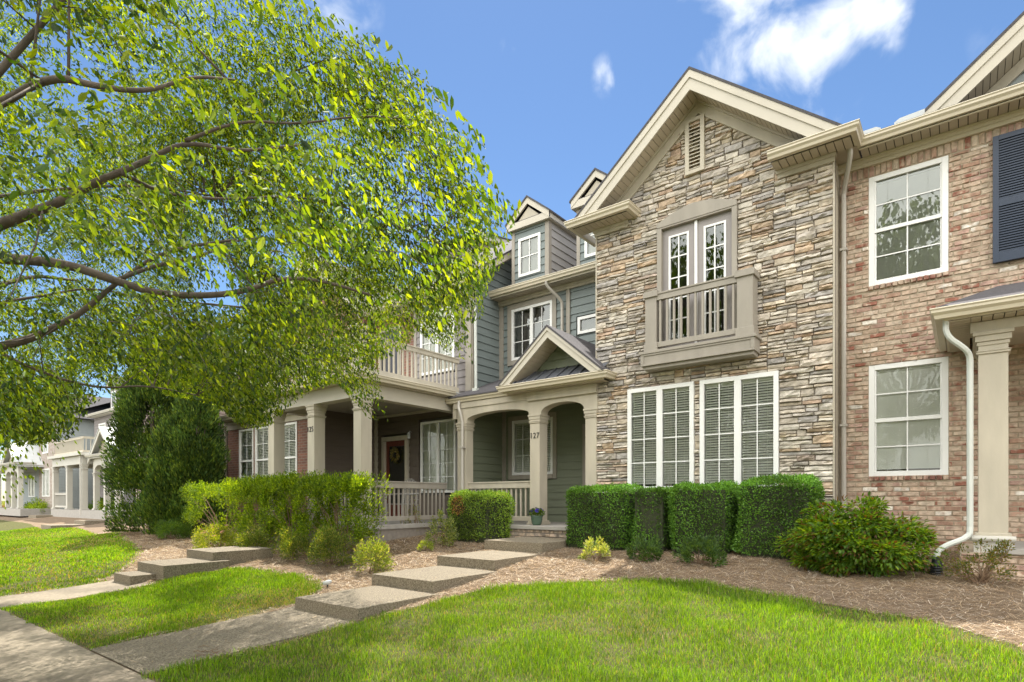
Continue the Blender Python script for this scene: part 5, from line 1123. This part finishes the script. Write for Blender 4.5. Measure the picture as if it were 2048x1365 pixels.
limb([fork, base + [-.6, .6, 2.8], base + [-1.8, 1.4, 3.8], base + [-2.8, 2.2, 4.2]], .07, .015)
limb([fork, base + [.8, -.6, 2.9], base + [1.8, -1.2, 4.0], base + [2.6, -1.6, 4.4]], .06, .012)
limb([base + [.1, .3, 3.4], base + [-.3, 1.8, 4.4], base + [-.6, 2.9, 4.8]], .03, .008)
b = MB()
tpts = [tuple(base + [0, 0, -.1]), tuple(base + [0, 0, .05]), tuple(base + [.01, .01, .5]), tuple(base + [.0, .02, 1.0]), tuple(fork)]
b.tube(tpts, [.17, .14, .115, .105, .10], 14)
b.build('trunk', M['bark'], TR, smooth=True)
b = MB(); LP = []
for P_, r0, r1 in limbs:
    n = len(P_); b.tube([tuple(p) for p in P_], [.76 * (r0 + (r1 - r0) * (i / (n - 1)) ** .6) for i in range(n)], 9); LP.append(P_)
LPall = np.concatenate(LP)
# silhouette the crown keeps as seen from the pavement (photograph pixels); everything above and left of the frame is free
SIL = [(-4000, -3000), (560, -3000), (600, 30), (640, 10), (700, 75), (735, 115), (840, 175), (885, 230), (948, 268), (945, 330), (1008, 402), (985, 490), (945, 555), (935, 610), (905, 650), (915, 722), (868, 690), (800, 640), (770, 690), (720, 700),
       (745, 835), (700, 812), (640, 745), (590, 760), (540, 800), (505, 835), (455, 838), (400, 790), (300, 770), (235, 735), (150, 790), (110, 860), (-10, 880), (-4000, 1500)]
r = np.random.default_rng(5)
def crownpts(n):
    cen = np.array([-6.9, 1.3, 1.0]); U = unit(r.normal(size=(n * 3, 3))); R_ = r.random(n * 3) ** .34
    P = cen + U * R_[:, None] * np.array([6.6, 5.1, 4.0]); P = P[(P[:, 2] > -.35)]
    return P
cand = crownpts(560000)
x_, y_, d_ = proj(cand); dist = np.linalg.norm(cand, axis=1)
vis = (d_ > .3)
wob = 50 * noise3(cand, 3.0, 101); wob2 = 30 * noise3(cand, 3.6, 102)
ok = inpoly(x_ + 30 + wob, y_ + wob2 * (y_ > 300) - 12 * (y_ < 300), SIL) | ~vis | (x_ < -60)
ok &= (dist > 2.5)
ok &= ~((cand[:, 2] < .9) & (dist < 3.8))
ok &= noise3(cand, 2.3, 77) + .7 * noise3(cand, 5.5, 78) > -.08
# thinner curtain of leaves where houses show through below
cand = cand[ok]
# the wood stays open to view from below: few twigs hang between the thick limbs and the pavement
LX, LY, LD_ = proj(LPall); LDI = np.linalg.norm(LPall, axis=1)
x_, y_, d_ = proj(cand); di = np.linalg.norm(cand, axis=1); okk = np.ones(len(cand), bool)
thick = np.concatenate([np.full(len(P_), r0) for P_, r0, r1 in limbs])
for qx, qy, qd, th_ in zip(LX[::2], LY[::2], LDI[::2], thick[::2]):
    if th_ < .03 or not (-50 < qx < 800 and -50 < qy < 900): continue
    m_ = (np.hypot(x_ - qx, (y_ + 30 - qy)) < 34) & (di < qd + .1); okk &= ~(m_ & (r.random(len(cand)) < .72))
cand = cand[okk]
# drop density low down
x_, y_, d_ = proj(cand)
keep = r.random(len(cand)) < np.where((x_ > 520) & (y_ > 590) & (d_ > .3), .5, 1) * np.where((d_ > .3) & (x_ > -50), np.interp(y_, [500, 640, 800], [1, .9, .75]), np.where(cand[:, 2] > 2.6, .26, .42)) * np.where(cand[:, 1] > 2.5, 1.0, .5)
cand = cand[keep]; cand = cand[np.argsort(r.random(len(cand)))]; NT = min(len(cand), 36000); cand = cand[r.permutation(len(cand))[:NT]]
x_, y_, d_ = proj(cand)
def mk_twigs(cand, r, nl=11, tl=(.22, .42), hub=None):
    n = len(cand); out_ = cand - (hub if hub is not None else np.array([-5.7, .2, .6])); out_ = unit(out_)
    dr = unit(out_ + .55 * rand_unit(n, r)); L = r.uniform(*tl, n); P = []; D = []; k = np.linspace(.0, 1, nl)
    for t in k:
        pos = cand + dr * (L * t)[:, None] + np.array([0, 0, -1.0]) * (.75 * L * t ** 2)[:, None]; tang = unit(dr + np.array([0, 0, -1.5]) * t)
        P.append(pos); D.append(tang)
    return np.stack(P, 1), np.stack(D, 1)
TP_, TD_ = mk_twigs(cand, r, 12)
n, k = TP_.shape[:2]; PL = TP_.reshape(-1, 3); DL = TD_.reshape(-1, 3)
side = unit(np.cross(DL, rand_unit(len(DL), r) * .5 + [0, 0, 1.0])) * np.tile(np.where(np.arange(k) % 2, 1, -1), n)[:, None]
LD = unit(DL * .5 + side * .75 + np.array([0, 0, -.75]) + .3 * rand_unit(len(DL), r))
lx, ly, ld = proj(PL + LD * .05); okl = inpoly(lx, ly, [(a + (34 if a > 0 else 0), b_ + (24 if b_ > 300 else -14 if b_ > 0 else 0)) for a, b_ in SIL]) | (ld < .3) | (lx < -60)
okl &= np.linalg.norm(PL, axis=1) > 1.6
okl &= r.random(len(PL)) < .93
PL, DL2, LDk = PL[okl], DL[okl], LD[okl]
dl_ = np.linalg.norm(PL, axis=1); Lf = r.uniform(.025, .054, len(PL)) * r.choice([.8, 1.0, 1.15], len(PL)); cl = colours(len(PL), [(.075, .135, .012), (.13, .20, .014), (.04, .085, .014), (.19, .26, .018), (.025, .06, .012), (.10, .17, .012)], .3, r)
cl = cl * np.clip(1 + .3 * noise3(PL, 2.6, 131), .5, 1.5)[:, None]
NL = unit(np.cross(DL2, LDk) + .7 * rand_unit(len(PL), r) + 1e-4)
leaves('foliage', PL, LDk, NL, Lf, Lf * .40, cl, M['leaf'], TR, hexa=True)
# branchlets joining twigs to limbs
sel = r.permutation(n)[:650]
for i in sel:
    c_ = cand[i]
    tx_, ty_, td_ = proj(TP_[i, 6])
    if td_ > .3 and not inpoly(np.array([tx_ + 10]), np.array([ty_]), SIL)[0]: continue
    dd = np.linalg.norm(LPall - c_, axis=1); j = int(np.argmin(dd + .5 * r.random(len(dd)))); q = LPall[j]
    if dd[j] > .95: continue
    mid_ = (q + c_) / 2 + r.normal(size=3) * .05 * dd[j] + [0, 0, .06 * dd[j]]
    w = .0035 + .005 * dd[j]; b.tube([tuple(q), tuple(mid_), tuple(c_), tuple(TP_[i, 6])], [w, w * .7, .003, .0015], 5)
b.build('limb', M['bark'], TR, smooth=True)
tw = MB()
for i in r.permutation(n)[:2600]:
    ex_, ey_, ed_ = proj(TP_[i, 11])
    if d_[i] < .3 or x_[i] < -100 or not inpoly(np.array([ex_ + 5]), np.array([ey_]), SIL)[0]: continue
    p = TP_[i]; tw.tube([tuple(p[0]), tuple(p[4]), tuple(p[8]), tuple(p[11])], [.0028, .002, .0016, .001], 3)
tw.build('twig', M['bark'], TR)
print('tree leaves', len(PL))

def simple_tree(c, R, H, label, seed, n=9000, leaf=.11, cols=None, group='street trees in the verge', trunk=.12, zc=.62, name='street_tree'):
    r = np.random.default_rng(seed); T = thing(name, c, label, 'tree', group); c = np.array(c); cen = np.array([0, 0, H * zc])
    K = 90; u = unit(r.normal(size=(K, 3))); Kp = cen + u * (r.random((K, 1)) ** .4) * np.array([R, R, H * (1 - zc)]) * .85
    idx = r.integers(0, K, n); off = unit(r.normal(size=(n, 3))) * (r.random((n, 1)) ** .5) * R * np.array([.27, .27, .2]); P = Kp[idx] + off
    cc = colours(n, cols or [(.10, .17, .02), (.14, .22, .025), (.07, .13, .02)], .25, r)
    leaves('crown', P + c, unit(off + [0, 0, -.4 * R]), rand_unit(n, r), leaf * r.uniform(.7, 1.3, n), leaf * .5, cc, M['leaf'], T)
    segs = [([tuple(c + [0, 0, -.1]), tuple(c + [0, 0, H * .2]), tuple(c + [.05, 0, H * .4]), tuple(c + [0, .05, H * .8])], trunk, trunk * .25, 10)]
    for i in range(22): k_ = Kp[i]; segs.append(([tuple(c + [0, 0, H * .3]), tuple(c + (k_ + [0, 0, H * .3]) / 2 + [0, 0, .1]), tuple(c + k_)], trunk * .35, .01, 5))
    sticks('trunk', segs, M['bark'], T); return T
simple_tree((-14.6, .1, -1.5), 3.9, 5.4, 'second street tree farther along the sidewalk at the left edge', 81, 26000, .085, zc=.58)
simple_tree((-24.5, .1, -1.5), 3.6, 5.2, 'third street tree far down the sidewalk', 82, 9000, .10, zc=.58)
# trees and houses across the street: the windows mirror them
for i, (x, y, R_, H_) in enumerate([(-13.2, -16, 6.2, 18.5), (-2.6, -17, 5.6, 18), (7.5, -16.5, 5.4, 16), (17, -17.5, 5.6, 19)]):
    simple_tree((x, y, -1.7), R_, H_, ['tree across the street facing the brown sided townhouse', 'tree across the street facing the stone gable', 'tree across the street facing the brick townhouse', 'tallest tree across the street, beyond the right edge'][i], 90 + i, 15000, .34, group='trees across the street', trunk=.2, name='opposite_tree')

# ---------------------------------------------------------------- grass blades and pine straw
def scatter(n, xr, yr, test, r):
    X = r.uniform(*xr, n); Y = r.uniform(*yr, n); px, py, d = proj(np.stack([X, Y, hfun(X, Y)], 1)); ok = (d > .5) & (px > -120) & (px < 2170) & (py < 1500) & test(X, Y); return X[ok], Y[ok], d[ok]
r = np.random.default_rng(9)
def grass(name, xr, yr, n, hgt, w, label, thin=None):
    X, Y, d = scatter(n, xr, yr, lambda a, b_: lawn_sd(a, b_) + .03 * np.sin(9 * a) * np.sin(7 * b_) + .03 * np.sin(23 * a + 3 * b_) > r.uniform(-.06, .09, len(a)), r)
    P0 = np.stack([X, Y, hfun(X, Y) - .004], 1); patch = noise3(P0 * [1, 1, 0], 2.4, 21); fine = noise3(P0 * [1, 1, 0], 9, 22)
    keep = r.random(len(X)) < np.clip(.92 + .25 * patch + .16 * fine, .25, 1); P0, patch, fine, d = P0[keep], patch[keep], fine[keep], d[keep]
    n_ = len(P0); h = hgt * r.uniform(.45, 1.25, n_) * (1 + .25 * fine) * np.clip(1 + .2 * patch, .6, 1.3); a = r.uniform(0, 6.283, n_); dirv = np.stack([np.cos(a), np.sin(a), np.zeros(n_)], 1)
    a2 = a + 1.57 + r.normal(size=n_) * .5; sd_ = np.stack([np.cos(a2), np.sin(a2), np.zeros(n_)], 1); ww = (w * r.uniform(.7, 1.3, n_) * np.clip(d / 6.5, 1, 3))[:, None]
    lean = r.uniform(.1, .75, n_)[:, None]; hh = h[:, None]; up = np.array([0, 0, 1.0])
    m1 = P0 + up * hh * .55 + dirv * hh * lean * .35; tip = P0 + up * hh * (1 - .35 * lean) + dirv * hh * lean
    V = np.stack([P0 - sd_ * ww / 2, P0 + sd_ * ww / 2, m1 + sd_ * ww * .42, m1 - sd_ * ww * .42, tip], 1)
    loops = ((np.arange(n_) * 5)[:, None] + np.array([0, 1, 2, 3, 3, 2, 4])[None]).ravel(); sizes = np.tile([4, 3], n_)
    col = (1 + .16 * noise3(P0 * [1, 1, 0], 1.6, 29) + .10 * noise3(P0 * [1, 1, 0], 6, 30)).clip(.55, 1.5)[:, None] * colours(n_, [(.13, .25, .008), (.18, .34, .010), (.26, .43, .016), (.07, .16, .008)], .25, r)
    patch2 = noise3(P0 * [1, 1, 0], 1.1, 27)
    worn = .10 * np.clip(patch2, 0, 2) + .22 * ((P0[:, 0] < -6.7) & (P0[:, 0] > -10.6)) * np.clip(noise3(P0 * [1, 1, 0], 1.3, 25) + .6, 0, 2)
    dry = r.random(n_) < np.clip(.10 + .13 * (-patch) + .08 * (-fine) + worn, .04, .7); col[dry] = np.array([.34, .29, .13]) * r.uniform(.7, 1.2, (dry.sum(), 1))
    o = mesh_np(name, V.reshape(-1, 3), sizes, loops, M['grass'], None, np.repeat(col, 5, 0)); tag(o, label, 'grass', kind='stuff'); return o
grass('grass', (-5.6, 2.0), (1.9, 8.6), 300000, .062, .0042, 'bright green lawn in front of the stone townhouse')
grass('grass', (-10.5, -6.8), (1.9, 6.0), 90000, .05, .005, 'small worn lawn between the two walkways')
grass('grass', (-34, -11.5), (1.9, 9.0), 210000, .06, .0075, 'sunny lawn left of the second walkway')
def straw(xr, yr, n):
    onw = lambda a, b_: ((a > WK1[0]) & (a < WK1[1]) & (b_ < 4.3)) | ((a > WK2[0]) & (a < WK2[1]) & (b_ < 3.8))
    X, Y, d = scatter(n, xr, yr, lambda a, b_: (lawn_sd(a, b_) < .08) & (b_ > 2.2) & (b_ < 11) & ~onw(a, b_), r)
    Z = hfun(X, Y); n_ = len(X); a = r.uniform(0, 6.283, n_); L = r.uniform(.06, .19, n_); e = r.normal(size=n_) * .16
    D = np.stack([np.cos(a), np.sin(a), e], 1) * L[:, None]; P = np.stack([X, Y, Z + r.uniform(.002, .024, n_)], 1); S = unit(np.cross(D, [0, 0, 1.0])) * (r.uniform(.0024, .0046, n_) * np.clip(d / 6, 1, 3))[:, None]
    bow = S * r.normal(size=(n_, 1)) * 6
    V = np.stack([P - D / 2 - S / 2, P - D / 2 + S / 2, P + S / 2 + bow, P + D / 2, P - S / 2 + bow], 1); loops = ((np.arange(n_) * 5)[:, None] + np.array([0, 1, 2, 4, 4, 2, 3])[None]).ravel()
    col = colours(n_, [(.43, .31, .20), (.52, .41, .28), (.32, .22, .135), (.19, .13, .085), (.60, .53, .44)], .28, r)
    o = mesh_np('pine_straw', V.reshape(-1, 3), np.tile([4, 3], n_), loops, M['straw'], None, np.repeat(col, 5, 0)); tag(o, 'tan pine straw mulch spread over the planting beds', 'mulch', kind='stuff')
straw((-26, 2.2), (2.2, 10.4), 420000)

def litter(n):
    P = []; Dd = []
    rows = [(-6.76, -5.48, 4.14, 5.45, -1.24), (-6.88, -5.60, 5.45, 6.85, -1.085), (-6.93, -5.70, 6.85, 8.22, -.925), (-7.08, -5.76, 8.22, 9.5, -.745)]
    for k in range(n):
        if r.random() < .6:
            q = rows[r.integers(0, 4)]; e = r.random() ** 2.2 * .35; x = q[0] + e if r.random() < .5 else q[1] - e; y = r.uniform(q[2], q[3]); z = q[4] + .006
        else:
            x = r.uniform(WK1[0], WK1[1]); y = r.uniform(2, 4.1); z = float(hfun(x, y)) + .02
        P.append((x, y, z)); a = r.uniform(0, 6.283); Dd.append((math.cos(a), math.sin(a), r.uniform(0, .15)))
    P = np.array(P); Dd = np.array(Dd)
    o = leaves('fallen_needles', P, Dd, np.tile([0, 0, 1.0], (n, 1)), r.uniform(.05, .13, n), .005, colours(n, [(.42, .30, .18), (.28, .19, .11), (.5, .42, .3)], .25, r), M['straw']); tag(o, 'loose pine needles fallen on the slab steps and walkway', 'pine needles', kind='stuff')
litter(420)
# ---------------------------------------------------------------- small things
g = (-7.02, 9.82, -.53)
PT = thing('flower_pot', g, 'green glazed pot of purple pansies on the porch edge by the column', 'flower pot')
b = MB(); b.lathe(g[0], g[1], [(.075, -.53), (.10, -.50), (.118, -.42), (.122, -.36), (.130, -.345), (.130, -.325), (.115, -.325), (.11, -.35)], 24); b.build('pot', M['pot'], PT, smooth=True)
n = 700; P = rand_unit(n, r) * (r.random((n, 1)) ** .4) * [.17, .15, .09] + [g[0], g[1], -.28]; P[:, 2] = np.maximum(P[:, 2], -.34)
leaves('foliage', P, unit(P - [g[0], g[1], -.36]), rand_unit(n, r), .035, .02, colours(n, [(.06, .13, .03), (.12, .2, .05)], .3, r), M['leaf'], PT)
n = 16; Pf = unit(rand_unit(n, r) * [1, 1, .5] + [0, -.3, .6]) * [.16, .15, .11] + [g[0], g[1], -.27]
base_ = np.repeat(Pf, 5, 0); ang = np.tile(np.arange(5) * 1.256, n); out3 = np.repeat(unit(Pf - [g[0], g[1], -.38]) , 5, 0); t1 = unit(np.cross(out3, [0.1, 0, 1.0])); t2 = np.cross(out3, t1)
leaves('pansy', base_, t1 * np.cos(ang)[:, None] + t2 * np.sin(ang)[:, None] + out3 * .15, out3, .034, .036, colours(5 * n, [(.03, .02, .22), (.05, .03, .30), (.02, .015, .12)], .2, r), M['petal'], PT)
# wreath on the red door
WR = thing('wreath', (-12.33, 10.58, 1.22), 'small dried wreath hanging on the red brown door', 'wreath')
n = 420; a = r.uniform(0, 6.283, n); rr_ = .13 + r.normal(size=n) * .025; P = np.stack([-12.33 + rr_ * np.cos(a), 10.57 + r.normal(size=n) * .02, 1.22 + rr_ * np.sin(a) * 1.25], 1)
leaves('foliage', P, np.stack([-np.sin(a), 0 * a - .3, np.cos(a)], 1) + .6 * rand_unit(n, r), rand_unit(n, r), .06, .022, colours(n, [(.30, .26, .12), (.16, .18, .08), (.45, .38, .2)], .2, r), M['leaf'], WR)
b = MB(); b.tube([(-12.33 + .13 * math.cos(t), 10.585, 1.22 + .16 * math.sin(t)) for t in np.linspace(0, 6.28, 20)], .008, 5); b.build('wreath_ring', M['stem'], WR)
# garden flag
g = G(115, 1018); g = (g[0], g[1], g[2])
FL = thing('garden_flag', g, 'small garden flag with red and yellow flowers on a thin pole', 'flag')
b = MB(); b.tube([(g[0] - .3, g[1], g[2] - .05), (g[0] - .3, g[1], g[2] + 1.05), (g[0] + .28, g[1], g[2] + 1.05)], .009, 6); b.build('pole', M['black'], FL)
fm = M['flag'] = mat('printed_flag_cloth', (.6, .56, .45), .8, .1, 5, hue2=(.42, .04, .04, 4.5))
b = MB(); k = 8
for i in range(k):
    u0, u1 = i / k, (i + 1) / k; f = lambda u: g[1] + .025 * math.sin(u * 7)
    b.quad((g[0] - .27 + .52 * u0, f(u0), g[2] + .3), (g[0] - .27 + .52 * u1, f(u1), g[2] + .3), (g[0] - .27 + .52 * u1, f(u1) - .03, g[2] + 1.03), (g[0] - .27 + .52 * u0, f(u0) - .03, g[2] + 1.03))
b.build('banner', fm, FL)
# landscape spotlight
g = G(655, 1176)
SP = thing('garden_spotlight', g, 'small grey landscape spotlight at the edge of the pine straw', 'garden light')
b = MB(); b.lathe(g[0], g[1], [(.012, g[2] - .02), (.012, g[2] + .05)], 8); b.build('stake', M['black'], SP)
b = MB(); b.tube([(g[0] - .05, g[1] - .03, g[2] + .06), (g[0] + .02, g[1] + .01, g[2] + .085), (g[0] + .05, g[1] + .03, g[2] + .10)], [.03, .036, .02], 12); b.build('lamp_head', M['metalflash'], SP, smooth=True)
# wire chair on porch of 125
g = (-10.15, 8.9, -.53); CHR = thing('wicker_chair', g, 'dark woven porch chair behind the side railing', 'chair')
b = MB()
for k in range(9): t = k / 8; x = g[0] - .26 + .52 * t; b.tube([(x, g[1] - .22, -.1), (x, g[1] + .22, -.1), (x, g[1] + .26, .25 + .2 * math.sin(math.pi * t)), (x, g[1] + .24, .38 + .12 * math.sin(math.pi * t))], .012, 5)
for z in (.0, .12, .24, .34): b.tube([(g[0] - .28, g[1] + .25, z), (g[0] + .28, g[1] + .25, z)], .012, 5)
for y in (-.2, -.1, 0, .1, .2): b.tube([(g[0] - .28, g[1] + y, -.1), (g[0] + .28, g[1] + y, -.1)], .012, 5)
b.build('woven_seat', M['metal'], CHR)
for sx_ in (-.26, .26):
    for sy_ in (-.22, .24): b = MB(); b.tube([(g[0] + sx_, g[1] + sy_, -.53), (g[0] + sx_, g[1] + sy_, -.1)], .02, 8); b.build('leg', M['metal'], CHR)
for sx_ in (-.29, .29): b = MB(); b.tube([(g[0] + sx_, g[1] - .22, -.1), (g[0] + sx_, g[1] - .2, .12), (g[0] + sx_, g[1] + .24, .14)], .02, 8); b.build('armrest', M['metal'], CHR)
# twig litter on the path
g0 = G(415, 1312); b = MB(); r2 = random.Random(4)
for i in range(26):
    x, y = g0[0] + r2.gauss(0, .12), g0[1] + r2.gauss(0, .10); a = r2.uniform(0, 6.28); l = r2.uniform(.03, .12); z = float(hfun(x, y)) + .02
    b.tube([(x, y, z), (x + l * math.cos(a) / 2, y + l * math.sin(a) / 2, z + .01), (x + l * math.cos(a + .3), y + l * math.sin(a + .3), z)], .0025, 4)
tag(b.build('twig_litter', M['stem']), 'small scatter of brown twigs and dead leaves on the walkway', 'leaf litter')
